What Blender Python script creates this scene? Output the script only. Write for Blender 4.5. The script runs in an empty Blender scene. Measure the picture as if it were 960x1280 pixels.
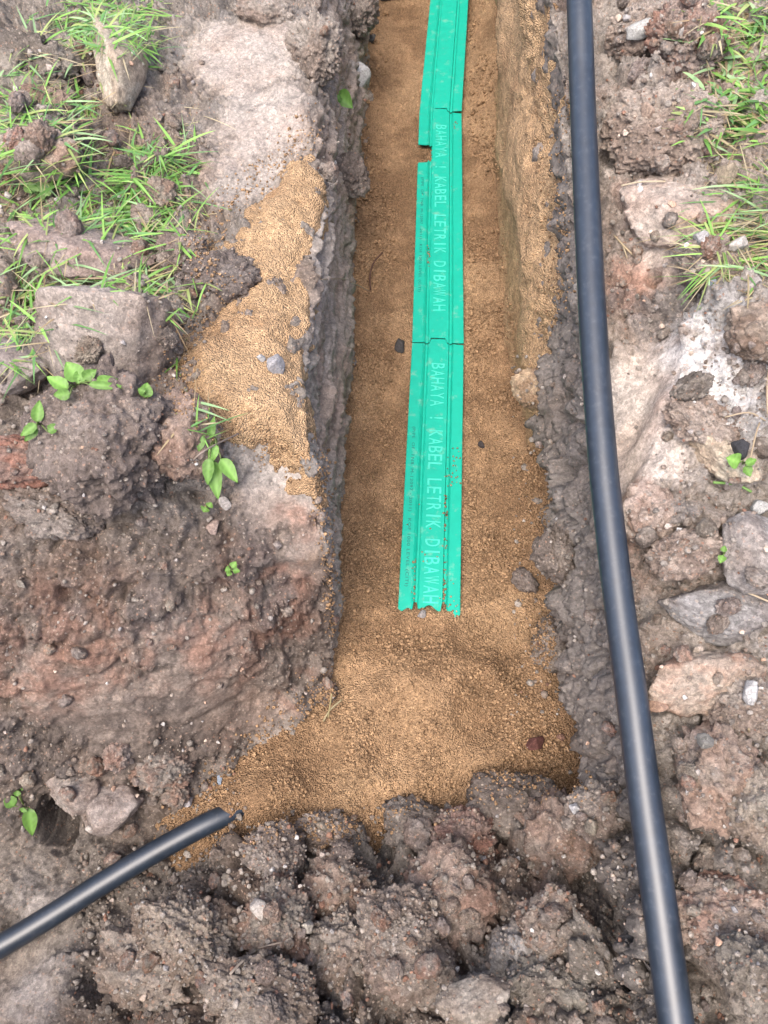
import bpy, bmesh, math, random
import numpy as np
from mathutils import Vector, Matrix, Euler

random.seed(11)
RNG = np.random.default_rng(11)
S = bpy.context.scene
COL = S.collection
R = math.radians

# ------------------------------------------------------------------ camera, sky, sun, exposure
CAM_H, PITCH, FPX = 2.37, R(62.0), 967.0          # lens centre height, downward pitch, focal length in photo pixels (1280 high)
cam_d = bpy.data.cameras.new('camera')
cam = bpy.data.objects.new('camera', cam_d); COL.objects.link(cam)
cam.location = (0, 0, CAM_H); cam.rotation_euler = (R(90) - PITCH, 0, 0)
cam_d.sensor_fit = 'VERTICAL'; cam_d.angle = 2 * math.atan(640 / FPX)
cam_d.clip_start = 0.05; cam_d.clip_end = 500
S.camera = cam

SUN_EL, SUN_AZ = 66.0, -150.0                      # azimuth from +Y, negative = towards -X
w = bpy.data.worlds.new('World'); S.world = w; w.use_nodes = True
wn = w.node_tree.nodes; wl = w.node_tree.links
bg = wn['Background']; bg.inputs['Strength'].default_value = 0.15
sky = wn.new('ShaderNodeTexSky'); sky.sky_type = 'NISHITA'; sky.sun_disc = False
sky.sun_elevation = R(SUN_EL); sky.sun_rotation = R(SUN_AZ); sky.air_density = 0.7; sky.dust_density = 5.0; sky.ozone_density = 0.7
wl.new(sky.outputs['Color'], bg.inputs['Color'])
sd = bpy.data.lights.new('sun', 'SUN'); sd.energy = 0.7; sd.angle = R(42); sd.color = (1.0, 0.95, 0.88)
sun = bpy.data.objects.new('sun', sd); COL.objects.link(sun)
el, az = R(SUN_EL), R(SUN_AZ)
sdir = Vector((math.sin(az) * math.cos(el), math.cos(az) * math.cos(el), math.sin(el)))
sun.rotation_euler = sdir.to_track_quat('Z', 'Y').to_euler()
S.view_settings.view_transform = 'Standard'; S.view_settings.look = 'None'
S.view_settings.exposure = 1.50; S.view_settings.gamma = 1.0; S.view_settings.use_curve_mapping = False
S.render.engine = 'CYCLES'

# ------------------------------------------------------------------ numeric helpers
CP, SP = math.cos(PITCH), math.sin(PITCH)
TAB = RNG.random(65536).astype(np.float32)

def lat(ix, iy, iz, s):
    return TAB[((ix * 73856093) ^ (iy * 19349663) ^ (iz * 83492791) ^ (s * 2654435)) & 65535]

def vnoise(x, y, z, s=0):
    """value noise in -1..1"""
    fx, fy, fz = np.floor(x), np.floor(y), np.floor(z)
    ix, iy, iz = fx.astype(np.int64), fy.astype(np.int64), fz.astype(np.int64)
    tx, ty, tz = (x - fx), (y - fy), (z - fz)
    tx = tx * tx * (3 - 2 * tx); ty = ty * ty * (3 - 2 * ty); tz = tz * tz * (3 - 2 * tz)
    out = 0
    for dx in (0, 1):
        wx = tx if dx else 1 - tx
        for dy in (0, 1):
            wxy = wx * (ty if dy else 1 - ty)
            for dz in (0, 1):
                out = out + wxy * (tz if dz else 1 - tz) * lat(ix + dx, iy + dy, iz + dz, s)
    return (out * 2 - 1).astype(np.float32)

def rot3(x, y, z):
    return 0.36 * x + 0.48 * y - 0.8 * z, -0.8 * x + 0.6 * y, 0.48 * x + 0.64 * y + 0.6 * z

def fbm(x, y, z, f, n=4, s=0, g=0.5):
    a, t, o = 1.0, 0.0, 0.0
    x, y, z = x * f, y * f, z * f
    for i in range(n):
        x, y, z = rot3(x, y, z)
        o = o + a * vnoise(x, y, z, s + i * 17); t += a
        x, y, z = x * 2.03, y * 2.03, z * 2.03; a *= g
    return o / t

def worley(x, y, z, s=0):
    """F1, F2 distance and a random value of the closest cell"""
    bx, by, bz = np.floor(x - 0.5), np.floor(y - 0.5), np.floor(z - 0.5)
    f1 = np.full(x.shape, 9.0, np.float32); f2 = f1.copy(); cid = np.zeros(x.shape, np.float32)
    for dx in (0, 1):
        for dy in (0, 1):
            for dz in (0, 1):
                cx, cy, cz = bx + dx, by + dy, bz + dz
                ix, iy, iz = cx.astype(np.int64), cy.astype(np.int64), cz.astype(np.int64)
                px = cx + 0.12 + 0.76 * lat(ix, iy, iz, s + 1)
                py = cy + 0.12 + 0.76 * lat(ix, iy, iz, s + 2)
                pz = cz + 0.12 + 0.76 * lat(ix, iy, iz, s + 3)
                d = np.sqrt((px - x) ** 2 + (py - y) ** 2 + (pz - z) ** 2).astype(np.float32)
                c = lat(ix, iy, iz, s + 4)
                near = d < f1
                f2 = np.where(near, f1, np.minimum(f2, d)); f1 = np.where(near, d, f1); cid = np.where(near, c, cid)
    return f1, f2, cid

def lumps(x, y, z, f, s=0):
    """rounded lumps with narrow dark gaps between them, about 0..1"""
    x, y, z = rot3(x * f, y * f, z * f)
    f1, f2, c = worley(x, y, z, s)
    edge = np.clip((f2 - f1) / 0.28, 0, 1)
    return np.sqrt(np.clip(1 - (f1 / 0.95) ** 2, 0, 1)) * (0.25 + 0.75 * edge) * (0.45 + 0.55 * c), c

def chips(x, y, z, f, s=0):
    """angular crumbs: each cell a tilted facet at a height of its own, -1..1"""
    x, y, z = rot3(x * f, y * f, z * f)
    bx, by, bz = np.floor(x - 0.5), np.floor(y - 0.5), np.floor(z - 0.5)
    f1 = np.full(x.shape, 9.0, np.float32); f2 = f1.copy(); h = np.zeros(x.shape, np.float32); cid = h.copy()
    for dx in (0, 1):
        for dy in (0, 1):
            for dz in (0, 1):
                cx, cy, cz = bx + dx, by + dy, bz + dz
                ix, iy, iz = cx.astype(np.int64), cy.astype(np.int64), cz.astype(np.int64)
                a, b_, c_ = lat(ix, iy, iz, s + 1), lat(ix, iy, iz, s + 2), lat(ix, iy, iz, s + 3)
                ox, oy, oz = x - (cx + 0.1 + 0.8 * a), y - (cy + 0.1 + 0.8 * b_), z - (cz + 0.1 + 0.8 * c_)
                d = np.sqrt(ox * ox + oy * oy + oz * oz).astype(np.float32)
                c = lat(ix, iy, iz, s + 4)
                hh = (c - .5) * 1.3 + 1.6 * ((b_ - .5) * ox + (c_ - .5) * oy + (a - .5) * oz)
                near = d < f1
                f2 = np.where(near, f1, np.minimum(f2, d)); f1 = np.where(near, d, f1); h = np.where(near, hh, h); cid = np.where(near, c, cid)
    e = np.clip((f2 - f1) / 0.16, 0, 1)
    return (h * (.4 + .6 * e) - .35 * (1 - e)).astype(np.float32), cid

def sstep(a, b, x):
    t = np.clip((x - a) / (b - a), 0, 1); return t * t * (3 - 2 * t)

def ip(x, pts):
    xs, ys = zip(*pts); return np.interp(x, xs, ys)

def project(x, y, z):
    dz = z - CAM_H
    Z = y * CP - dz * SP; U = y * SP + dz * CP
    return 480 + FPX * x / Z, 640 - FPX * U / Z, Z

def ray(px, py, z):
    """the point of height z that the photo shows at px, py"""
    v = (640 - py) / FPX
    Z = (CAM_H - z) / (SP - v * CP)
    return np.array([(px - 480) / FPX * Z, Z * CP + v * Z * SP, z])

# ------------------------------------------------------------------ the dug ground: base shape
def wlt(y): return ip(y, [(-.8, -.3), (.3, -.25), (.62, -.17), (.8, -.145), (1.0, -.18), (1.25, -.215), (1.83, -.20), (2.26, -.225), (2.83, -.22), (5, -.2)])
def wlb(y): return ip(y, [(-.8, -.2), (.3, -.2), (.64, -.155), (.906, -.15), (1.385, -.132), (2.13, -.112), (2.81, -.088), (3.67, -.047), (4.35, -.04), (5, -.03)])
def wrb(y): return ip(y, [(-.8, .62), (.2, .60), (.404, .585), (.85, .545), (1.26, .578), (1.52, .551), (1.93, .527), (2.43, .534), (2.97, .548), (3.49, .578), (4.35, .664), (5, .70)])
def wrt(y): return ip(y, [(-.8, .48), (-.2, .50), (.4, .535), (.85, .50), (1.3, .505), (1.9, .49), (2.2, .475), (2.9, .475), (4.35, .60), (5, .64)])

def cable_line(x): return -.05 + (x + 1.0) * .576

def floor_h(x, y):
    """pit floor, the spoil mound towards the viewer, the closed far end"""
    ys = np.where(x < -.35, cable_line(x) - .05, ip(x, [(-.35, .25), (0, .235), (.3, .30), (.6, .36)]))
    amp = ip(x, [(-1.6, .06), (-1.0, .10), (-.6, .20), (-.25, .36), (.1, .42), (.45, .52), (.7, .60)])
    d = ys - y
    g = -.03 + amp * (0.30 * sstep(0, .10, d) + .70 * sstep(.02, .50, d))
    g = g + (0.8 - g) * sstep(-.28, -.62, y)
    g = g + 1.0 * sstep(4.44, 4.62, y)
    return g

def left_h(x, y):
    yb = ip(x, [(-2.4, .10), (-1.08, .185), (-.55, .30), (-.2, .60), (-.145, .68)])
    yt = ip(x, [(-2.4, .92), (-.9, .96), (-.5, 1.02), (-.25, 1.04), (-.145, .98)])
    t = np.clip((y - yb) / (yt - yb), 0, 1)
    prof = .55 * np.minimum(t / .55, 1) + .45 * np.clip((t - .25) / .75, 0, 1) ** .9
    bank = .83 + .03 * np.sin(x * 5 + 1) * np.sin(y * 4)
    return np.maximum(bank * prof, 0) , floor_h(x, y)

def left_z(x, y):
    a, g = left_h(x, y)
    return np.maximum(a + np.minimum(g, 0), g)

def right_z(x, y):
    e = ip(y, [(-.7, .66), (-.2, .60), (.3, .66), (.83, .745), (1.4, .86), (2.17, 1.08), (3.0, 1.12), (5, 1.1)])
    slope = ip(y, [(-.7, 0), (.2, .06), (.7, .12), (1.2, .24), (1.7, .16), (2.4, .08), (5, 0)])
    sx = ip(y, [(.80, .50), (.95, .565), (1.12, .64), (1.32, .735), (1.5, .80)])
    e = e + .085 * sstep(-.012, .040, x - sx) * sstep(.72, .85, y) * (1 - sstep(1.22, 1.42, y)) * (1 - sstep(.05, .35, x - sx))
    e = e + slope * sstep(.52, .95, x) - .10 * sstep(1.0, 2.0, x)
    return np.maximum(e, floor_h(x, y) - .0)

def zone(seg, t, y):
    """base x, z of a zone of the cross-section at rows y (t, y broadcast)"""
    if seg == 'L':  x = wlt(y) - t; return x, left_z(x, y)
    if seg == 'F':  x = wlb(y) + t * (wrb(y) - wlb(y)); return x, floor_h(x, y) - .06
    if seg == 'R':  x = wrt(y) + t; return x, right_z(x, y)
    if seg == 'LW':
        x0, x1 = wlt(y), wlb(y); z0, z1 = left_z(x0, y), floor_h(x1, y) - .06
        bulge = .022 * np.sin(t * 9.5 + 1.1 * y) * np.minimum(1, (z0 - z1) / .5) * np.sin(np.pi * t)
        k = np.minimum(1, np.maximum(z0 - z1, 0) / .6)
        tt = np.interp(t + .05 * np.sin(y * 4.1 + 1) * np.sin(np.pi * t), [0, .20, .27, .44, .56, 1], [0, .42, .28, .34, .66, 1])
        return x0 + (x1 - x0) * (t + (tt - t) * k) + .6 * bulge, z0 + (z1 - z0) * t
    if seg == 'RW':
        x0, x1 = wrb(y), wrt(y); z0, z1 = floor_h(x0, y) - .06, right_z(x1, y)
        bulge = .02 * np.sin(t * 8 + 1.7 * y) * np.sin(np.pi * t)
        w_ = np.interp(t + .09 * np.sin(y * 5.3) * np.sin(np.pi * t), [0, .18, .34, .46, .62, .74, .9, 1], [0, .012, .016, -.030, -.022, .020, .006, 0])
        return x0 + (x1 - x0) * t + bulge * .6 - w_ * -1.0, z0 + (z1 - z0) * t

def rows_of(parts):
    out = []
    for a, b, d in parts: out.append(np.arange(a, b - d * .5, d))
    return np.concatenate(out + [np.array([parts[-1][1]])])

def build_base(cols, ys):
    """cols: [(segment, array of t)] left to right"""
    Y = ys[:, None]
    X, Z = [], []
    for seg, t in cols:
        a, b = zone(seg, t[None, :], Y); X.append(np.broadcast_to(a, (len(ys), len(t)))); Z.append(np.broadcast_to(b, (len(ys), len(t))))
    X = np.concatenate(X, 1).astype(np.float32); Z = np.concatenate(Z, 1).astype(np.float32)
    Yg = np.broadcast_to(Y, X.shape).astype(np.float32)
    return X, Yg, Z

def smooth2(a, n):
    for _ in range(n):
        b = a.copy(); b[1:-1] = (a[:-2] + 2 * a[1:-1] + a[2:]) / 4
        a = b.copy(); a[:, 1:-1] = (b[:, :-2] + 2 * b[:, 1:-1] + b[:, 2:]) / 4
    return a

def grid_normals(X, Y, Z):
    P = np.stack([X, Y, Z], -1)
    du = np.gradient(P, axis=1); dv = np.gradient(P, axis=0)
    n = np.cross(du, dv); n /= (np.linalg.norm(n, axis=-1, keepdims=True) + 1e-9)
    return n

# photo positions -> blobs in the world, on the base surface
XB, YB, ZB = None, None, None
class Lookup:
    """the surface point seen at a photo position (from the built geometry)"""
    def __init__(self, step=3):
        self.s = step; self.x0, self.y0 = -240, -120
        self.w, self.h = (960 + 480) // step, (1280 + 240) // step
        self.depth = np.full(self.w * self.h, 1e9, np.float32); self.pos = np.zeros((self.w * self.h, 3), np.float32); self.nor = np.zeros((self.w * self.h, 3), np.float32)
    def add(self, P, N):
        P = P.reshape(-1, 3); N = N.reshape(-1, 3)
        px, py, Z = project(P[:, 0], P[:, 1], P[:, 2])
        ok = (Z > .3)
        ix = ((px - self.x0) / self.s).astype(np.int64); iy = ((py - self.y0) / self.s).astype(np.int64)
        ok &= (ix >= 0) & (ix < self.w) & (iy >= 0) & (iy < self.h)
        k = (iy * self.w + ix)[ok]; Z = Z[ok]; P = P[ok]; N = N[ok]
        o = np.lexsort((-Z, k)); k, Z, P, N = k[o], Z[o], P[o], N[o]
        last = np.r_[k[1:] != k[:-1], True]
        k, Z, P, N = k[last], Z[last], P[last], N[last]
        better = Z < self.depth[k]
        k, Z, P, N = k[better], Z[better], P[better], N[better]
        self.depth[k] = Z; self.pos[k] = P; self.nor[k] = N
    def __call__(self, px, py):
        best = None
        cx, cy = int((px - self.x0) / self.s), int((py - self.y0) / self.s)
        for r in range(0, 8):
            for dx in range(-r, r + 1):
                for dy in range(-r, r + 1):
                    if max(abs(dx), abs(dy)) != r: continue
                    x, y = cx + dx, cy + dy
                    if 0 <= x < self.w and 0 <= y < self.h:
                        k = y * self.w + x
                        if self.depth[k] < 1e8: return Vector(self.pos[k]), Vector(self.nor[k]), float(self.depth[k])
        return None, None, None

def blob_field(P, blobs, base_lookup, warp):
    """sum of soft blobs; each (px, py, radius in photo px, weight)"""
    out = np.zeros(P.shape[:-1], np.float32)
    for b in blobs:
        c, n, d = base_lookup(b[0], b[1])
        if c is None: continue
        r = b[2] * d / FPX * 1.15
        q = (P[..., 0] - c[0]) ** 2 + (P[..., 1] - c[1]) ** 2 + (P[..., 2] - c[2]) ** 2
        out = np.maximum(out, b[3] * (1 - sstep(.45, 1.0, np.sqrt(q) / r + warp)))
    return out

# ------------------------------------------------------------------ object helpers
def tag(o, label=None, cat=None, group=None, kind=None):
    if label: o['label'] = label
    if cat: o['category'] = cat
    if group: o['group'] = group
    if kind: o['kind'] = kind
    return o

def link(name, me, mat=None, parent=None):
    o = bpy.data.objects.new(name, me); COL.objects.link(o)
    if mat and not me.materials: me.materials.append(mat)
    if parent: o.parent = parent
    return o

def np_mesh(name, P, F, col=None, smooth=True):
    """mesh from arrays: P (n,3), F (m,3 or 4)"""
    P = np.ascontiguousarray(P, np.float32).reshape(-1, 3); F = np.ascontiguousarray(F, np.int32)
    me = bpy.data.meshes.new(name)
    me.vertices.add(len(P)); me.vertices.foreach_set('co', P.ravel())
    k = F.shape[1]
    me.loops.add(F.size); me.loops.foreach_set('vertex_index', F.ravel())
    me.polygons.add(len(F)); me.polygons.foreach_set('loop_start', np.arange(0, F.size, k, dtype=np.int32))
    me.polygons.foreach_set('loop_total', np.full(len(F), k, np.int32))
    me.polygons.foreach_set('use_smooth', np.full(len(F), smooth, bool))
    me.update(calc_edges=True)
    if col is not None:
        a = me.attributes.new('tint', 'FLOAT_COLOR', 'POINT')
        q = np.asarray(col); q = q.reshape(-1, q.shape[-1])
        c = np.ones((len(P), 4), np.float32); c[:, :3] = q[:, :3]; a.data.foreach_set('color', c.ravel())
        if q.shape[1] == 4:
            d = me.attributes.new('damp', 'FLOAT', 'POINT'); d.data.foreach_set('value', np.ascontiguousarray(q[:, 3], np.float32))
    return me

def grid_faces(h, w, keep=None):
    i = np.arange(h * w, dtype=np.int32).reshape(h, w)
    F = np.stack([i[:-1, :-1], i[:-1, 1:], i[1:, 1:], i[1:, :-1]], -1)
    if keep is not None:
        k = keep[:-1, :-1] | keep[:-1, 1:] | keep[1:, 1:] | keep[1:, :-1]
        F = F[k]
    return F.reshape(-1, 4)

def compact(P, F, col=None):
    used = np.unique(F); m = np.zeros(len(P), np.int32); m[used] = np.arange(len(used))
    return P[used], m[F], (None if col is None else col[used])

# ------------------------------------------------------------------ materials
def new_mat(name):
    m = bpy.data.materials.new(name); m.use_nodes = True
    return m, m.node_tree.nodes, m.node_tree.links, m.node_tree.nodes['Principled BSDF']

def node(nt, t, **kw):
    n = nt.new(t)
    for k, v in kw.items(): setattr(n, k, v)
    return n

def soil_material(name, grain=1.0, fleck=1.15, rough=.9, spec=.22, bump=.9, coarse=.32):
    m, nt, L, b = new_mat(name)
    at = node(nt, 'ShaderNodeAttribute', attribute_name='tint')
    oi = node(nt, 'ShaderNodeObjectInfo')
    geo = node(nt, 'ShaderNodeNewGeometry')
    n1 = node(nt, 'ShaderNodeTexNoise'); n1.inputs['Scale'].default_value = 60 * grain; n1.inputs['Detail'].default_value = 8; n1.inputs['Roughness'].default_value = .74
    n2 = node(nt, 'ShaderNodeTexNoise'); n2.inputs['Scale'].default_value = 330 * grain; n2.inputs['Detail'].default_value = 4; n2.inputs['Roughness'].default_value = .7
    vo = node(nt, 'ShaderNodeTexVoronoi'); vo.inputs['Scale'].default_value = 125 * grain
    vb = node(nt, 'ShaderNodeTexVoronoi'); vb.inputs['Scale'].default_value = 170 * grain
    wn_ = node(nt, 'ShaderNodeTexNoise'); wn_.inputs['Scale'].default_value = 90 * grain; wn_.inputs['Detail'].default_value = 3
    wa = node(nt, 'ShaderNodeVectorMath', operation='MULTIPLY_ADD'); wa.inputs[1].default_value = (.008, .008, .008)
    L.new(geo.outputs['Position'], wn_.inputs['Vector']); L.new(wn_.outputs['Color'], wa.inputs[0]); L.new(geo.outputs['Position'], wa.inputs[2])
    for n in (n1, n2): L.new(geo.outputs['Position'], n.inputs['Vector'])
    for n in (vo, vb): L.new(wa.outputs[0], n.inputs['Vector'])
    mul = node(nt, 'ShaderNodeMix', data_type='RGBA', blend_type='MULTIPLY'); mul.inputs[0].default_value = 1
    L.new(at.outputs['Color'], mul.inputs[6]); L.new(oi.outputs['Color'], mul.inputs[7])
    def rng(src, lo, hi):
        r = node(nt, 'ShaderNodeMapRange'); r.inputs[1].default_value = .3; r.inputs[2].default_value = .7
        r.inputs[3].default_value = lo; r.inputs[4].default_value = hi; L.new(src, r.inputs[0]); return r.outputs[0]
    def mth(op, a_, b_):
        n = node(nt, 'ShaderNodeMath', operation=op)
        for i, v in enumerate((a_, b_)):
            if isinstance(v, (int, float)): n.inputs[i].default_value = v
            else: L.new(v, n.inputs[i])
        return n.outputs[0]
    sepb = node(nt, 'ShaderNodeSeparateColor'); L.new(vb.outputs['Color'], sepb.inputs[0])
    val = mth('MULTIPLY', rng(n1.outputs['Fac'], 1 - coarse, 1 + coarse), rng(n2.outputs['Fac'], .74, 1.26))
    val = mth('MULTIPLY', val, mth('ADD', mth('MULTIPLY', sepb.outputs[1], .5), .75))
    sc = node(nt, 'ShaderNodeVectorMath', operation='SCALE'); L.new(mul.outputs[2], sc.inputs[0]); L.new(val, sc.inputs[3])
    # pale and rusty mineral flecks: some Voronoi cells, near their centre
    sep = node(nt, 'ShaderNodeSeparateColor'); L.new(vo.outputs['Color'], sep.inputs[0])
    fm = mth('MULTIPLY', mth('GREATER_THAN', sep.outputs[0], 1 - .16 * fleck), mth('LESS_THAN', vo.outputs['Distance'], .40))
    da = node(nt, 'ShaderNodeAttribute', attribute_name='damp'); al = da.outputs['Fac']; inv = mth('SUBTRACT', 1.0, al)
    fc = node(nt, 'ShaderNodeMix', data_type='RGBA', blend_type='MIX'); L.new(mth('MULTIPLY', mth('MULTIPLY', fm, .75), mth('ADD', mth('MULTIPLY', inv, .85), .15)), fc.inputs[0]); L.new(sc.outputs[0], fc.inputs[6])
    fcol = node(nt, 'ShaderNodeMix', data_type='RGBA', blend_type='MIX'); L.new(sep.outputs[1], fcol.inputs[0]); fcol.inputs[6].default_value = (.50, .44, .37, 1); fcol.inputs[7].default_value = (.38, .22, .15, 1)
    L.new(fcol.outputs[2], fc.inputs[7])
    L.new(fc.outputs[2], b.inputs['Base Color'])
    L.new(mth('SUBTRACT', rough, mth('MULTIPLY', al, .32)), b.inputs['Roughness']); b.inputs['Specular IOR Level'].default_value = spec
    h = mth('ADD', mth('MULTIPLY', n1.outputs['Fac'], 1.0), mth('MULTIPLY', n2.outputs['Fac'], .32))
    h = mth('ADD', h, mth('MULTIPLY', sepb.outputs[0], .16))
    bp = node(nt, 'ShaderNodeBump'); L.new(mth('MULTIPLY', mth('SUBTRACT', 1.0, mth('MULTIPLY', al, .72)), bump), bp.inputs['Strength']); bp.inputs['Distance'].default_value = .016
    L.new(h, bp.inputs['Height']); L.new(bp.outputs[0], b.inputs['Normal'])
    return m

MAT_SOIL = soil_material('dug_soil')
MAT_STONE = soil_material('stone_surface', grain=1.4, fleck=.1, bump=.35, coarse=.16)
MAT_FIELD = soil_material('field_surface', grain=.2)

def sand_material():
    m, nt, L, b = new_mat('filling_sand')
    at = node(nt, 'ShaderNodeAttribute', attribute_name='tint')
    geo = node(nt, 'ShaderNodeTexCoord')
    n1 = node(nt, 'ShaderNodeTexNoise'); n1.inputs['Scale'].default_value = 14; n1.inputs['Detail'].default_value = 5
    n2 = node(nt, 'ShaderNodeTexNoise'); n2.inputs['Scale'].default_value = 500; n2.inputs['Detail'].default_value = 3; n2.inputs['Roughness'].default_value = .65
    vo = node(nt, 'ShaderNodeTexVoronoi', feature='SMOOTH_F1'); vo.inputs['Smoothness'].default_value = .35; vo.inputs['Scale'].default_value = 230
    for n in (n1, n2, vo): L.new(geo.outputs['Object'], n.inputs['Vector'])
    r1 = node(nt, 'ShaderNodeMapRange'); r1.inputs[1].default_value = .3; r1.inputs[2].default_value = .7; r1.inputs[3].default_value = .86; r1.inputs[4].default_value = 1.12; L.new(n1.outputs['Fac'], r1.inputs[0])
    r2 = node(nt, 'ShaderNodeMapRange'); r2.inputs[1].default_value = .3; r2.inputs[2].default_value = .7; r2.inputs[3].default_value = .72; r2.inputs[4].default_value = 1.28; L.new(n2.outputs['Fac'], r2.inputs[0])
    sep = node(nt, 'ShaderNodeSeparateColor'); L.new(vo.outputs['Color'], sep.inputs[0])
    r3 = node(nt, 'ShaderNodeMapRange'); r3.inputs[3].default_value = .78; r3.inputs[4].default_value = 1.25; L.new(sep.outputs[0], r3.inputs[0])
    p1 = node(nt, 'ShaderNodeMath', operation='MULTIPLY'); L.new(r1.outputs[0], p1.inputs[0]); L.new(r2.outputs[0], p1.inputs[1])
    p2 = node(nt, 'ShaderNodeMath', operation='MULTIPLY'); L.new(p1.outputs[0], p2.inputs[0]); L.new(r3.outputs[0], p2.inputs[1])
    sc = node(nt, 'ShaderNodeVectorMath', operation='SCALE'); L.new(at.outputs['Color'], sc.inputs[0]); L.new(p2.outputs[0], sc.inputs[3])
    L.new(sc.outputs[0], b.inputs['Base Color'])
    b.inputs['Roughness'].default_value = .9; b.inputs['Specular IOR Level'].default_value = .2
    ad = node(nt, 'ShaderNodeMath', operation='MULTIPLY_ADD'); ad.inputs[1].default_value = -2.4
    n3 = node(nt, 'ShaderNodeMath', operation='MULTIPLY'); n3.inputs[1].default_value = .5; L.new(n2.outputs['Fac'], n3.inputs[0])
    L.new(vo.outputs['Distance'], ad.inputs[0]); L.new(n3.outputs[0], ad.inputs[2])
    bp = node(nt, 'ShaderNodeBump'); bp.inputs['Strength'].default_value = .85; bp.inputs['Distance'].default_value = .007
    L.new(ad.outputs[0], bp.inputs['Height']); L.new(bp.outputs[0], b.inputs['Normal'])
    return m
MAT_SAND = sand_material()

def plastic(name, color, rough, spec=.5, var=.06, dust=None, scale=30, streak=None):
    m, nt, L, b = new_mat(name)
    geo = node(nt, 'ShaderNodeTexCoord')
    n1 = node(nt, 'ShaderNodeTexNoise'); n1.inputs['Scale'].default_value = scale; n1.inputs['Detail'].default_value = 6; n1.inputs['Roughness'].default_value = .6
    L.new(geo.outputs['Object'], n1.inputs['Vector'])
    r1 = node(nt, 'ShaderNodeMapRange'); r1.inputs[1].default_value = .3; r1.inputs[2].default_value = .7; r1.inputs[3].default_value = 1 - var; r1.inputs[4].default_value = 1 + var
    L.new(n1.outputs['Fac'], r1.inputs[0])
    sc = node(nt, 'ShaderNodeVectorMath', operation='SCALE'); sc.inputs[0].default_value = color; L.new(r1.outputs[0], sc.inputs[3])
    out = sc.outputs[0]
    if dust:
        n2 = node(nt, 'ShaderNodeTexNoise'); n2.inputs['Scale'].default_value = dust[2]; n2.inputs['Detail'].default_value = 5; n2.inputs['Roughness'].default_value = .7
        L.new(geo.outputs['Object'], n2.inputs['Vector'])
        r2 = node(nt, 'ShaderNodeMapRange'); r2.inputs[1].default_value = dust[3]; r2.inputs[2].default_value = dust[3] + .18; r2.inputs[3].default_value = 0; r2.inputs[4].default_value = dust[1]
        L.new(n2.outputs['Fac'], r2.inputs[0])
        mx = node(nt, 'ShaderNodeMix', data_type='RGBA'); L.new(r2.outputs[0], mx.inputs[0]); L.new(out, mx.inputs[6]); mx.inputs[7].default_value = (*dust[0], 1)
        out = mx.outputs[2]
        r3 = node(nt, 'ShaderNodeMapRange'); r3.inputs[3].default_value = rough; r3.inputs[4].default_value = min(1, rough + .35); L.new(r2.outputs[0], r3.inputs[0]); L.new(r3.outputs[0], b.inputs['Roughness'])
    else:
        b.inputs['Roughness'].default_value = rough
    if streak:                                                     # scuffs drawn along the length
        mp = node(nt, 'ShaderNodeMapping'); mp.inputs['Scale'].default_value = streak; L.new(geo.outputs['Object'], mp.inputs['Vector'])
        n3 = node(nt, 'ShaderNodeTexNoise'); n3.inputs['Scale'].default_value = 1; n3.inputs['Detail'].default_value = 6; n3.inputs['Roughness'].default_value = .7; L.new(mp.outputs[0], n3.inputs['Vector'])
        r4 = node(nt, 'ShaderNodeMapRange'); r4.inputs[1].default_value = .58; r4.inputs[2].default_value = .72; r4.inputs[3].default_value = 0; r4.inputs[4].default_value = .12; L.new(n3.outputs['Fac'], r4.inputs[0])
        m2 = node(nt, 'ShaderNodeMix', data_type='RGBA'); L.new(r4.outputs[0], m2.inputs[0]); L.new(out, m2.inputs[6]); m2.inputs[7].default_value = (*dust[0], 1); out = m2.outputs[2]
    L.new(out, b.inputs['Base Color']); b.inputs['Specular IOR Level'].default_value = spec
    return m
MAT_COVER = plastic('green_plastic', (.007, .37, .265), .45, .35, .05, dust=((.36, .46, .36), .38, 22, .56))
MAT_LETTER = plastic('highlit_green_plastic', (.055, .52, .41), .5, .4, .1, dust=((.012, .50, .385), .7, 60, .53))  # highlight of the embossed edges put into a paler green
MAT_PRINT = plastic('grey_ink', (.01, .13, .11), .6)
MAT_CABLE = plastic('black_sheath', (.015, .024, .038), .42, .9, .2, dust=((.17, .165, .16), .14, 60, .55), streak=(120, 5, 120))

def leaf_material(name):
    m, nt, L, b = new_mat(name)
    at = node(nt, 'ShaderNodeAttribute', attribute_name='tint')
    oi = node(nt, 'ShaderNodeObjectInfo')
    mul = node(nt, 'ShaderNodeMix', data_type='RGBA', blend_type='MULTIPLY'); mul.inputs[0].default_value = 1
    L.new(at.outputs['Color'], mul.inputs[6]); L.new(oi.outputs['Color'], mul.inputs[7])
    L.new(mul.outputs[2], b.inputs['Base Color']); b.inputs['Roughness'].default_value = .45; b.inputs['Specular IOR Level'].default_value = .4
    tr = node(nt, 'ShaderNodeBsdfTranslucent'); L.new(mul.outputs[2], tr.inputs[0])
    ms = node(nt, 'ShaderNodeMixShader'); ms.inputs[0].default_value = .35
    L.new(b.outputs[0], ms.inputs[1]); L.new(tr.outputs[0], ms.inputs[2]); L.new(ms.outputs[0], nt['Material Output'].inputs[0])
    return m
MAT_LEAF = leaf_material('leaf_surface')

# ------------------------------------------------------------------ the dug ground: detail
GREY = np.array([.275, .244, .214]); BROWN = np.array([.250, .200, .165]); DARK = np.array([.140, .124, .112])
RED = np.array([.285, .165, .120]); PALE = np.array([.36, .318, .280]); ASH = np.array([.56, .545, .53]); SLATE = np.array([.215, .205, .200])
OCHRE = np.array([.34, .25, .165])

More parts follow.
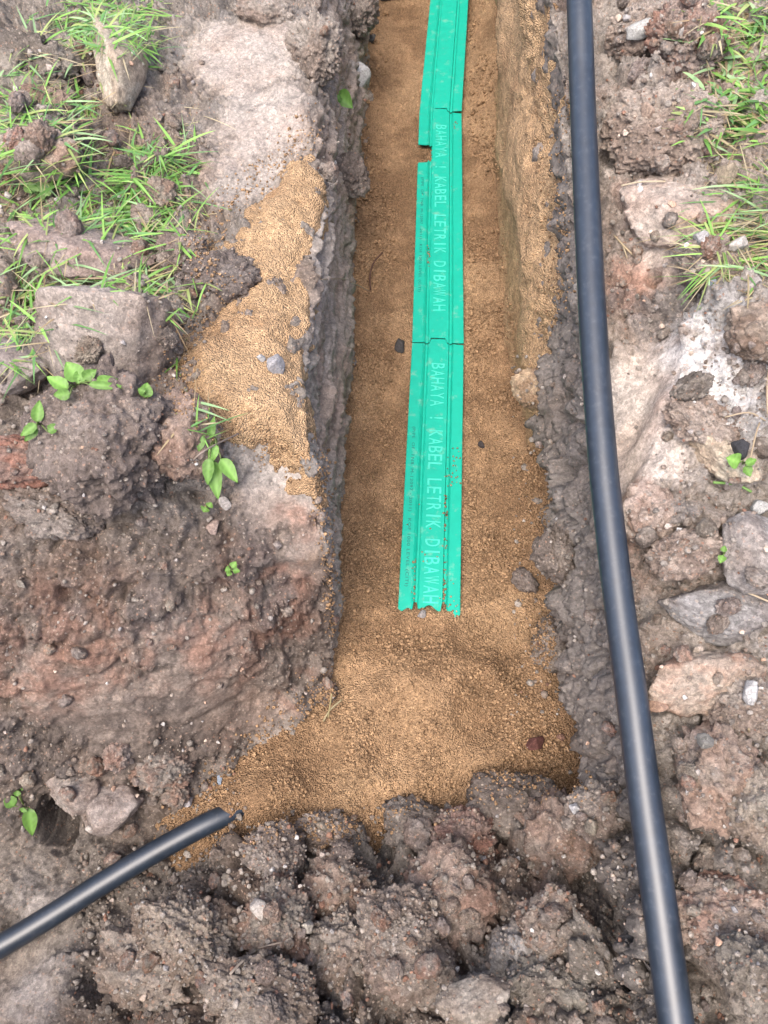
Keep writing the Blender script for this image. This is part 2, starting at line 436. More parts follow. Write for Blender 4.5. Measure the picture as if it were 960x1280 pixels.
ys = rows_of([(-.80, -.32, .022), (-.32, 1.25, .0044), (1.25, 3.0, .0060), (3.0, 4.66, .0105), (4.66, 5.0, .03)])
Ls = np.concatenate([np.linspace(2.2, 1.12, 30)[:-1], np.linspace(1.12, 0, 240)])
Rs = np.concatenate([np.linspace(0, .92, 205), np.linspace(.92, 1.9, 28)[1:]])
cols = [('L', Ls), ('LW', np.linspace(0, 1, 150)[1:]), ('F', np.linspace(0, 1, 150)[1:]), ('RW', np.linspace(0, 1, 120)[1:]), ('R', Rs[1:])]
nL, nLW, nF, nRW, nR = [len(c[1]) for c in cols]
cid = np.concatenate([np.full(n, i) for i, n in enumerate((nL, nLW, nF, nRW, nR))])
X, Y, Z = build_base(cols, ys)
Xs, Zs = smooth2(X, 4), smooth2(Z, 4)
X, Z = Xs, Zs
N = smooth2(grid_normals(X, Y, Z), 4); N /= np.linalg.norm(N, axis=-1, keepdims=True) + 1e-9
P0 = np.stack([X, Y, Z], -1)
LK0 = Lookup(4); LK0.add(P0[::2, ::2], N[::2, ::2])

warp = .30 * fbm(X, Y, Z, 11, 3, 5)
# smooth smeared clay (weight 1 = fully smooth)
SMOOTH = [(310, 60, 90, .9), (330, 150, 80, .9), (300, 230, 60, .75), (345, 620, 55, 1), (380, 700, 45, .85), (330, 560, 40, .7),
          (800, 500, 75, 1), (790, 570, 70, 1), (830, 460, 55, 1), (770, 620, 50, 1), (820, 330, 45, .8), (240, 860, 75, .75), (170, 900, 70, .6), (90, 860, 80, .75), (230, 815, 60, .7), (280, 800, 45, .7), (330, 900, 40, .8), (120, 800, 40, .6), (260, 880, 60, .95), (140, 905, 60, .95),
          (150, 940, 50, .7), (30, 1230, 60, .8), (60, 1150, 40, .7), (300, 880, 50, .6), (85, 310, 50, .7), (880, 460, 60, .5), (560, 1225, 40, .4), (655, 1190, 45, .5), (740, 900, 40, .5),
          (420, 350, 60, .65), (420, 450, 60, .65), (410, 560, 50, .6), (440, 260, 45, .6)]
REDS = [(330, 740, 80, .9), (250, 790, 70, .8), (150, 800, 110, .75), (350, 790, 50, .9), (60, 790, 90, .7), (370, 650, 35, .7), (290, 840, 60, .6), (60, 850, 80, .75),
        (800, 370, 45, 1), (790, 340, 35, .8), (810, 700, 50, .7), (800, 620, 30, .8), (860, 90, 45, .7), (830, 60, 40, .6), (560, 1100, 70, .55), (640, 1060, 60, .5), (520, 1180, 60, .4),
        (690, 1080, 50, .5), (390, 1130, 45, .4), (380, 860, 40, .7), (900, 1160, 60, .35), (790, 240, 30, .5), (770, 110, 35, .6)]
DARKS = [(190, 925, 95, .95), (95, 930, 80, .85), (280, 905, 45, .6), (230, 935, 60, .8), (100, 960, 70, .5), (60, 1010, 60, .6), (280, 690, 60, .5), (120, 590, 70, .5), (220, 660, 60, .4), (430, 60, 50, .6), (400, 130, 40, .5), (690, 300, 40, .4), (260, 340, 50, .6), (700, 540, 40, .5),
         (120, 470, 80, .4), (900, 940, 60, .4), (850, 120, 30, .3), (420, 420, 70, .35), (420, 560, 60, .35), (690, 690, 40, .4), (730, 740, 50, .3), (700, 820, 40, .4)]
ASHES = [(885, 435, 60, .95), (900, 475, 60, .95), (930, 520, 40, .7), (850, 420, 45, .6), (60, 1240, 60, .35), (650, 1200, 45, .4), (760, 800, 30, .2), (40, 1120, 50, .2)]
PALES = [(310, 80, 110, .55), (330, 180, 80, .6), (880, 250, 120, .45), (800, 280, 80, .5), (850, 600, 120, .4), (830, 750, 90, .4), (900, 1050, 110, .3), (870, 950, 70, .25), (350, 620, 60, .35), (800, 480, 60, .5)]
OCHRES = [(395, 700, 20, .5), (405, 640, 18, .7), (660, 420, 40, .5), (690, 200, 60, .6), (680, 500, 30, .5), (400, 560, 20, .8)]
PITS = [(560, 1195, 20, .07), (215, 1235, 22, .07), (480, 1262, 24, .08), (790, 1200, 20, .06), (835, 1130, 18, .05), (610, 1150, 16, .05), (455, 1150, 16, .06), (118, 1225, 26, .07), (290, 1195, 26, .07), (395, 1232, 26, .06), (632, 1225, 30, .09), (735, 1120, 28, .08), (475, 1060, 20, .05), (300, 1075, 20, .05), (905, 905, 22, .06), (945, 960, 26, .07),
        (880, 1010, 24, .06), (870, 1210, 24, .06), (440, 595, 18, .11), (437, 55, 28, .15), (700, 588, 24, .15), (75, 1035, 32, .09), (170, 745, 16, .04), (85, 740, 18, .05), (150, 650, 14, .04), (245, 620, 16, .05),
        (700, 280, 18, .04), (690, 620, 14, .05), (405, 100, 14, .05), (250, 965, 16, .04), (920, 340, 16, .04), (820, 345, 16, .05), (560, 1250, 18, .05), (700, 1200, 20, .05), (30, 640, 20, .04), (180, 590, 14, .05)]
smear = np.clip(blob_field(P0, SMOOTH, LK0, warp), 0, 1)
rough = 1 - smear
# how cloddy: the walls are less so than the loose spoil
zonew = np.array([1.0, .38, 1.0, 1.25, 1.0], np.float32)[cid][None, :]
mound = (sstep(.36, .20, Y) * sstep(-1.2, -.5, X)).astype(np.float32)
A = rough * zonew * np.where((cid == 3)[None, :], np.where(Y > 1.35, .50, .55), 1.0) * np.where((cid == 0)[None, :] & (Z < .74), .80, 1.0)
l1, c1 = lumps(X + .03 * warp, Y, Z, 8.5, 31)
l2, c2 = lumps(X, Y + .02 * warp, Z, 22, 47)
l3, c3 = chips(X, Y, Z, 62, 71); l4, c4 = chips(X + .010 * warp, Y, Z, 27, 81); l5, c5 = chips(X, Y, Z, 125, 87); l6, c6 = chips(X, Y + .03 * warp, Z, 13, 83); l7, c7 = chips(X + .05 * warp, Y, Z, 6.5, 85)
f1 = fbm(X, Y, Z, 5, 4, 3); f2 = fbm(X, Y, Z, 30, 4, 9, .6); f3 = fbm(X, Y, Z, 130, 2, 21, .6)
D = .030 * f1 + A * ((np.where((cid == 0)[None, :] & (Z < .74), .024, np.where((cid == 3)[None, :] & (Y < 1.5) & (Y > .42), .085, .042)) + .105 * mound) * (l1 - .40) + (.006 + .012 * mound) * (l2 - .35) + .027 * l6 * sstep(-.3, .4, f1 + .2) + np.where((cid == 3)[None, :], .012, .030) * l7 + .017 * l4 * sstep(-.4, .3, f1 + .25) + .0110 * l3 + .0058 * l5) + (.004 + .016 * A) * f2 + (.0010 + .0040 * A) * f3
# scrape marks of the bucket: run along the trench on its walls, along the slope on the smeared bank
isLW = (cid == 1)[None, :]; isRW = (cid == 3)[None, :]
sc1 = vnoise(X * 2, Y * 2.2, Z * 26, 91) + .6 * vnoise(X * 3, Y * 3.5, Z * 70, 95)
D = D + np.where(isLW, .022 * sc1, np.where(isRW, .007 * sc1, 0)) * sstep(.05, .3, Z)
q = X * .80 - Y * .60
D = D + np.where((cid == 4)[None, :], smear * .009 * vnoise(q * 40, (X + Y) * 2.5, Z * 0, 97), 0)
D = D + np.where((cid == 0)[None, :] & (Y < .9), smear * .0045 * vnoise(X * 4, Y * 0, Z * 75 + X * 12, 99), 0)
for px, py, r, dep in PITS:
    c, n, d = LK0(px, py)
    if c is None: continue
    rr = r * d / FPX
    qd = np.sqrt((X - c[0]) ** 2 + (Y - c[1]) ** 2 + (Z - c[2]) ** 2) / rr + 1.8 * warp + .5 * f2
    D -= (1.0 if px < 300 and 560 < py < 1000 else 1.9) * dep * (1 - sstep(.2, 1.15, qd))
D = D * sstep(-.8, -.5, Y) * (1 - sstep(4.7, 5.0, Y))
D = np.clip(D, -.22, .14)
P = P0 + N * D[..., None]
# colour of the soil, with shade painted on the walls and cut face
t1 = fbm(X, Y, Z, 6, 4, 201); t2 = fbm(X, Y, Z, 16, 4, 211, .6); t3 = fbm(X, Y, Z, 45, 3, 221, .6)
C = GREY + (BROWN - GREY) * sstep(-.25, .35, t1)[..., None]
C = C * (1 + .26 * t2 + .2 * t3 + .16 * (c4 - .5) + .22 * (c3 - .5) + .15 * (c5 - .5))[..., None]
C = C * np.where(isLW | isRW, 1 + .22 * sc1, 1)[..., None]
C = C * np.where((cid == 4)[None, :], 1.34, 1.0)[..., None]
def blend(C, colr, m): return C + (np.asarray(colr) - C) * np.clip(m, 0, 1)[..., None]
C = blend(C, PALE, blob_field(P0, PALES, LK0, warp) * sstep(-.5, .3, t2 + .15))
redm = blob_field(P0, REDS, LK0, warp)
C = blend(C, RED * (1 + .3 * t3)[..., None], np.maximum(redm * sstep(-.42, .32, t2 + .25 * t3 + .1 * (c2 - .5)) * .85, .22 * sstep(.24, .5, t1 * .5 + t2 * .6)))
C = blend(C, DARK * (1 + .3 * t3)[..., None], blob_field(P0, DARKS, LK0, warp) * sstep(-.6, .12, t2 - .05))
C = blend(C, SLATE, .55 * sstep(.15, .4, fbm(X, Y, Z, 9, 3, 241)) * rough)
C = blend(C, ASH * (1 + .25 * t3)[..., None], blob_field(P0, ASHES, LK0, warp) * sstep(-.7, .0, t2 + .3 * t3))
C = blend(C, OCHRE, blob_field(P0, OCHRES, LK0, warp) * sstep(-.3, .3, t2))
C = blend(C, DARK * .92, np.where(isRW, .85, np.where(isLW, .12, 0)) * sstep(-.5, .2, t2 + .2) * np.ones_like(X))  # dark wall clay, with the walls' shade also put into its colour
C = C * (1 - .27 * mound)[..., None]
cutf = np.where((cid == 0)[None, :], 1, 0) * sstep(1.0, .86, Y) * sstep(.80, .66, Z) * sstep(-.12, .1, Z)   # damp subsoil of the cut face, shade painted in against the sun
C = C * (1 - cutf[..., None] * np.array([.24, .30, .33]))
C = np.clip(C, .02, .75)
NN = grid_normals(P[..., 0], P[..., 1], P[..., 2])
LK = Lookup(3); LK.add(P, NN)
keep = ~(((cid == 2)[None, :]) & (Y > .55) & (Y < 4.3))
F = grid_faces(*X.shape, keep=keep)
C4 = np.concatenate([C, (np.maximum(smear, np.where(isLW | isRW, .75, 0) * np.ones_like(X)) * sstep(-.5, .1, t3 + .25))[..., None]], -1)
pp, ff, cc = compact(P.reshape(-1, 3), F, C4.reshape(-1, 4))
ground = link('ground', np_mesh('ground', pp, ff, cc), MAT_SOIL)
tag(ground, 'rough grey brown dug soil of the trench walls, banks and spoil', 'soil', kind='structure')

# the field round about, out to the horizon
def field():
    xs = [-60, -8, -2.36, 2.36, 8, 60]; yv = [-60, -6, -.80, 5.0, 12, 60]
    V = [(x, y, .80 + (0 if abs(x) > 3 else 0)) for y in yv for x in xs]; Fq = []
    for j in range(5):
        for i in range(5):
            if i == 2 and j == 2: continue
            Fq.append((j * 6 + i, j * 6 + i + 1, (j + 1) * 6 + i + 1, (j + 1) * 6 + i))
    o = link('field', np_mesh('field', np.array(V), np.array(Fq), np.tile(np.array([.10, .13, .05]), (len(V), 1)), False), MAT_FIELD)
    tag(o, 'open grassy field around the dug trench', 'field', kind='structure')
field()

# ------------------------------------------------------------------ sand
SAND = np.array([.43, .277, .158]); SAND_D = np.array([.305, .190, .106]); SAND_L = np.array([.52, .352, .205])
def poly_world(pts, z): return [tuple(ray(px, py, z)[:2]) for px, py in pts]
def sdist(px, py, poly):
    """signed distance to a polygon, positive inside"""
    d = np.full(px.shape, 1e9); inside = np.zeros(px.shape, bool)
    n = len(poly)
    for i in range(n):
        (x0, y0), (x1, y1) = poly[i], poly[(i + 1) % n]
        ex, ey = x1 - x0, y1 - y0
        t = np.clip(((px - x0) * ex + (py - y0) * ey) / (ex * ex + ey * ey), 0, 1)
        d = np.minimum(d, (px - x0 - t * ex) ** 2 + (py - y0 - t * ey) ** 2)
        c = ((y0 > py) != (y1 > py))
        inside ^= c & (px < (x1 - x0) * (py - y0) / (y1 - y0 + 1e-12) + x0)
    d = np.sqrt(d); return np.where(inside, d, -d)

MOUTH = poly_world([(400, 800), (416, 850), (372, 890), (318, 935), (262, 985), (215, 1035), (235, 1058), (300, 1042), (330, 1016), (380, 1018), (432, 1052), (470, 1012), (520, 1003), (600, 990), (650, 985),
                    (760, 990), (760, 800)], .0)
COVER_L = [(547.5, 430)]
def sand_z(x, y):
    hol = 0
    for hx, hy, hr, hd in ((.05, .50, .10, .035), (.30, .55, .09, .03), (.42, .70, .07, .03), (.12, .76, .07, .02), (-.18, .42, .08, .025), (.44, 1.15, .06, .02), (.40, 1.6, .06, .02)):
        q = np.hypot((x - hx) * 1.2, y - hy) / hr; hol = hol - hd * np.exp(-q ** 2) + .4 * hd * np.exp(-((q - 1.5) / .4) ** 2)
    z = .018 * fbm(x, y, x * 0, 3.2, 3, 301) + .012 * fbm(x, y, x * 0, 9, 3, 311)
    z = z + hol
    mx = (x - .21)
    z = z + .035 * sstep(.16, .36, np.abs(mx)) * sstep(.75, 1.2, y)                      # banked up towards both walls
    z = z + .10 * sstep(2.7, 4.2, y) * sstep(.20, .40, np.abs(mx)) 
    z = z + .055 * np.exp(-(((x - .16) / .16) ** 2 + ((y - .62) / .16) ** 2)) - .03 * np.exp(-(((x - .36) / .10) ** 2 + ((y - .80) / .07) ** 2))
    return z

# rails of the three covers (photo positions of their centre lines, laid on the sand)
CZ = .018
J0 = ray(536, 772, CZ); J1 = ray(547.2, 431, CZ); J2 = ray(550.5, 142, CZ); J3 = ray(567.0, -60, CZ)
def cover_axis_dist(x, y):
    d = np.full(x.shape, 9.0); 
    for a, b in ((J0, J1), (J1, J2), (J2, J3)):
        ex, ey = b[0] - a[0], b[1] - a[1]; t = np.clip(((x - a[0]) * ex + (y - a[1]) * ey) / (ex * ex + ey * ey), 0, 1)
        d = np.minimum(d, np.hypot(x - a[0] - t * ex, y - a[1] - t * ey))
    return d

ysd = rows_of([(.02, 1.4, .0034), (1.4, 2.6, .0050), (2.6, 4.7, .0085)])
xu = np.linspace(-.10, 1.10, 265)
x0, x1 = wlb(ysd) - .05, wrb(ysd) + .05
x0 = np.where(ysd < .72, np.minimum(x0, ip(ysd, [(0, -.75), (.35, -.72), (.6, -.32), (.72, -.21)])), x0)
nmul = 330
tt = np.linspace(0, 1, nmul)
SX = (x0[:, None] + (x1 - x0)[:, None] * tt[None, :]).astype(np.float32)
SY = np.broadcast_to(ysd[:, None], SX.shape).astype(np.float32)
zs = sand_z(SX, SY)
# mouth: sand thins out past its outline
dm = sdist(SX, SY, MOUTH)
ed = dm + .022 * fbm(SX, SY, SX * 0, 14, 4, 321)
edge_on = sstep(.85, .70, SY)
thin = np.where(ed > 0, 0, ed * .9)
zs = zs + edge_on * (thin + .022 * sstep(0, .08, ed))
# sand heaped over the end of the lower cable
ce = ray(322, 1003, .03)
zs = zs + .030 * np.exp(-(((SX - ray(284, 1012, .05)[0]) / .032) ** 2 + ((SY - ray(284, 1012, .05)[1]) / .06) ** 2)) + .060 * np.exp(-(((SX - ce[0] - .035) / .10) ** 2 + ((SY - ce[1] - .02) / .075) ** 2))
# bed pressed flat beneath the covers
cd = cover_axis_dist(SX, SY)
in_run = sstep(J0[1] + .02, J0[1] + .07, SY)
flat = (1 - sstep(.10, .135, cd)) * in_run
zs = zs * (1 - flat) + flat * -.002
zs = zs + .020 * np.exp(-((SY - J0[1] + .0) / .05) ** 2) * (1 - sstep(.05, .16, cd)) * (1 - in_run * .95)
for px, py, r, dep in [(497, 640, 16, .03), (494, 720, 12, .025), (520, 235, 10, .02)]:
    c = ray(px, py, 0); zs = zs - dep * np.exp(-(((SX - c[0]) / (r * .0027)) ** 2 + ((SY - c[1]) / (r * .006)) ** 2))
gl, gc = lumps(SX, SY, zs, 62, 331); gl2, gc2 = lumps(SX, SY, zs, 120, 341)
gmask = sstep(-.35, .35, fbm(SX, SY, SX * 0, 7, 3, 351) + .15)
dg = (.0025 + .0095 * gmask) * (gl - .3) + .0020 * (gl2 - .3) + .004 * fbm(SX, SY, zs, 40, 3, 361)
zs = (zs + dg).astype(np.float32)
tS = fbm(SX, SY, zs, 5, 4, 371); tS2 = fbm(SX, SY, zs, 22, 3, 381)
SC = SAND + (SAND_D - SAND) * sstep(-.22, .28, tS + .4 * tS2)[..., None]
SC = SC + (SAND_L - SC) * (sstep(.05, .5, fbm(SX, SY, zs, 4, 3, 391)) * .5)[..., None]
SC = SC * (1 + .22 * (gc - .5) + .20 * (gc2 - .5))[..., None]
SP_ = np.stack([SX, SY, zs], -1)
SN = grid_normals(SX, SY, zs)
keepS = ~((ed < -.10) & (SY < .7)) & (zs > -.12)
Fs = grid_faces(*SX.shape, keep=keepS)
sp, sf, scc = compact(SP_.reshape(-1, 3), Fs, SC.reshape(-1, 3))
sand_o = link('sand', np_mesh('sand', sp, sf, scc), MAT_SAND)
tag(sand_o, 'loose yellow brown sand bed on the trench floor under the green covers', 'sand', kind='stuff')
LK.add(SP_, SN)

# sand that was spilt on the bank and that sticks to the wall: sheets laid over the soil
def sand_sheet(label, cols, yr, mask_fn, thick, seed, dark=0):
    X, Y, Z = build_base(cols, yr)
    X, Z = smooth2(X, 3), smooth2(Z, 3)
    n = smooth2(grid_normals(X, Y, Z), 3); n /= np.linalg.norm(n, axis=-1, keepdims=True) + 1e-9
    m = mask_fn(X, Y, Z) + .26 * fbm(X, Y, Z, 10, 4, seed, .62) + .12 * fbm(X, Y, Z, 45, 3, seed + 5)
    g1, gc1 = lumps(X, Y, Z, 95, seed + 9); g2, gc2 = chips(X, Y, Z, 60, seed + 13)
    low = .030 * fbm(X, Y, Z, 5, 4, 3)
    th = low + np.where(m > 0, thick * sstep(0, .5, m), .25 * m) + .0035 * (g1 - .3) + .004 * g2 * sstep(0, .4, fbm(X, Y, Z, 9, 3, seed + 3)) + .013 * fbm(X, Y, Z, 15, 4, seed + 21)
    Pq = np.stack([X, Y, Z], -1) + n * th[..., None]
    t = fbm(X, Y, Z, 7, 4, seed + 31)
    c = SAND_L + (SAND - SAND_L) * sstep(-.1, .5, t)[..., None]
    c = c * (1 + .2 * (gc1 - .5) + .2 * (gc2 - .5))[..., None]
    if dark: c = c * (1 - dark)
    k = m > -.10
    Fq = grid_faces(*X.shape, keep=k)
    a, b, cc = compact(Pq.reshape(-1, 3), Fq, c.reshape(-1, 3))
    o = link('sand', np_mesh('sand', a, b, cc), MAT_SAND); tag(o, label, 'sand', kind='stuff')
    LK.add(Pq[k], n[k])

SPILL = poly_world([(396, 160), (330, 215), (262, 285), (248, 335), (296, 352), (262, 395), (222, 420), (212, 490), (262, 530), (330, 545), (350, 570), (402, 582), (396, 540), (378, 450), (384, 330), (397, 250), (400, 200)], .85)
sand_sheet('spilt yellow sand heaped on the bank along the trench edge', [('L', np.linspace(.50, 0, 140)), ('LW', np.linspace(0, .14, 34)[1:])], np.arange(.88, 2.4, .0048),
           lambda x, y, z: np.minimum(sdist(x, y, SPILL) * 5.5, .5) - .0, .038, 500)
def wall_mask(x, y, z):
    top = right_z(wrt(y), y)
    f = (z + .05) / (top + .05) + np.clip((x - wrt(y)) * 2.2, 0, 1) * (z > top - .12)
    lim = ip(y, [(1.2, -.4), (1.42, .30), (1.6, .70), (1.9, .92), (2.1, 1.0), (2.4, 1.05), (2.8, 1.22), (3.2, 1.3), (4.5, 1.3)])
    return (lim - f) * 1.5 + .12 * vnoise(x * 9, y * 9, z * 9, 7) - .10
sand_sheet('pale sand sticking to the trench wall below the black cable', [('RW', np.linspace(0, 1, 150)), ('R', np.linspace(0, .22, 44)[1:])], np.arange(1.2, 4.4, .0072), wall_mask, .042, 560)

# ------------------------------------------------------------------ clods and stones
def ico(sub):
    bm = bmesh.new(); bmesh.ops.create_icosphere(bm, subdivisions=sub, radius=1)
    bm.verts.ensure_lookup_table()
    V = np.array([v.co[:] for v in bm.verts], np.float32); Fq = np.array([[v.index for v in f.verts] for f in bm.faces], np.int32)
    bm.free(); return V, Fq
ICO = {k: ico(k) for k in (1, 2, 3, 4, 5, 6)}
for k in ICO:                                                      # unit directions
    ICO[k] = (ICO[k][0] / np.linalg.norm(ICO[k][0], axis=1, keepdims=True), ICO[k][1])

def soil_colour(p, s, red=0.0, dark=0.0, pale=0.0):
    a = fbm(*p.T, 1.1, 4, s + 1); b_ = fbm(*p.T, 3.2, 4, s + 2, .6)
    c = GREY + (BROWN - GREY) * sstep(-.3, .3, a)[:, None]
    c = c * (1 + .35 * b_)[:, None]
    c = blend(c, RED, red * sstep(-.3, .3, b_ + .3 * a)); c = blend(c, DARK, dark * sstep(-.3, .3, a)); c = blend(c, PALE, pale * sstep(-.3, .3, -a))
    return np.clip(c, .02, .7)

def clod_mesh(name, s, sub=5, rug=1.0, facet=.45, red=0., dark=0., pale=0.):
    V, Fq = ICO[sub]; r_ = np.random.default_rng(s)
    n = r_.normal(size=(9, 3)); n /= np.linalg.norm(n, axis=1, keepdims=True); d = r_.uniform(.62, 1.0, 9)
    dots = V @ n.T
    rr = np.min(np.where(dots > .05, d[None, :] / np.maximum(dots, .05), 9), axis=1); rr = np.minimum(rr, 1.25)
    rad = (1 - facet) * .9 + facet * rr
    o = r_.uniform(0, 50, 3).astype(np.float32); q = V + o
    l1_, _ = lumps(*q.T, 1.5, s); l2_, _ = lumps(*q.T, 3.4, s + 20); h1, c1_ = chips(*q.T, 3.2, s + 40); h2, c2_ = chips(*q.T, 7.5, s + 50); h3, c3_ = chips(*q.T, 16, s + 60); h4, _ = chips(*q.T, 32, s + 80)
    wv = sstep(-.4, .3, fbm(*q.T, 1.3, 3, s + 33))
    rad = rad + rug * (.17 * (l1_ - .35) + .10 * (l2_ - .35) + .13 * h1 * wv + .075 * h2 * (.4 + .6 * wv) + .038 * h3 + .020 * h4) + (.10 + .10 * rug) * fbm(*q.T, 1.5, 4, s + 90, .55) + (.02 + .05 * rug) * fbm(*q.T, 8, 4, s + 95, .65)
    Pm = V * np.maximum(rad, .25)[:, None]
    c = soil_colour(q, s, red, dark, pale) * (1 + .24 * (c2_ - .5) + .2 * (c3_ - .5))[:, None]
    return np_mesh(name, Pm, Fq, np.concatenate([c, np.full((len(c), 1), max(0, .9 - 1.0 * rug))], 1))

def stone_mesh(name, s, sub=4, planes=16, chip=.07):
    V, Fq = ICO[sub]; r_ = np.random.default_rng(s)
    n = r_.normal(size=(planes, 3)); n /= np.linalg.norm(n, axis=1, keepdims=True); d = r_.uniform(.55, .9, planes)
    dots = V @ n.T
    rr = np.min(np.where(dots > .05, d[None, :] / np.maximum(dots, .05), 9), axis=1); rr = np.minimum(rr, 1.2)
    q = V + r_.uniform(0, 50, 3).astype(np.float32)
    rr = rr + chip * fbm(*q.T, 3, 4, s, .6)
    c = np.ones((len(V), 3)) * (1 + .22 * fbm(*q.T, 2.2, 4, s + 5))[:, None]
    return np_mesh(name, V * rr[:, None], Fq, c)

CLODS = [clod_mesh('clod', 700 + 13 * i, 6 if i in (0, 2, 3, 7) else 5, [1.0, 1.15, .9, 1.2, .8, 1.05, 1.1, .95, 1.25, 1.0][i], .45, red=[0, .3, 0, .7, .2, 0, .5, .1, 0, .9][i], dark=[.3, 0, .7, 0, .3, .5, 0, .3, .8, 0][i], pale=[.3, .2, 0, .2, .5, 0, .2, .5, .1, .2][i]) for i in range(10)]
SMOOTH_CLODS = [clod_mesh('clod', 900 + 7 * i, 5, [.28, .35, .45, .22][i], .75, red=[0, .1, .5, 0][i], dark=[.3, .2, 0, .1][i], pale=[.4, .1, .2, .3][i]) for i in range(4)]
SMALL_CLODS = [clod_mesh('clod', 1100 + 7 * i, 4, [1.0, .8, 1.1, .7, .9, 1.0][i], .6, red=[0, .6, .2, 0, .9, .1][i], dark=[.5, 0, .2, .7, 0, .2][i], pale=[.1, .2, .4, 0, .2, .6][i]) for i in range(6)]
STONES = [stone_mesh('stone', 1300 + 5 * i) for i in range(7)]
for me in CLODS + SMOOTH_CLODS + SMALL_CLODS: me.materials.append(MAT_SOIL)
for me in STONES: me.materials.append(MAT_STONE)

def put(name, me, px, py, size, sink=.35, scale=(1, 1, 1), rot=None, tint=(1, 1, 1), label=None, cat=None, group=None, pos=None):
    """size: radius in photo pixels"""
    c, n, d = LK(px, py)
    if c is None: return None
    r = size * d / FPX
    o = bpy.data.objects.new(name, me); COL.objects.link(o)
    o.rotation_euler = rot if rot else (random.uniform(0, 6.28), random.uniform(0, 6.28), random.uniform(0, 6.28))
    o.scale = (r * scale[0], r * scale[1], r * scale[2])
    up = (n * .5 + Vector((0, 0, 1)) * .7).normalized()
    o.location = c + up * r * min(scale) * (1 - 2 * sink)
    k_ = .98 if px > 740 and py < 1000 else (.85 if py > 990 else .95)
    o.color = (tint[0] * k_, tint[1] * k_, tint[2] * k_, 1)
    tag(o, label, cat, group)
    return o

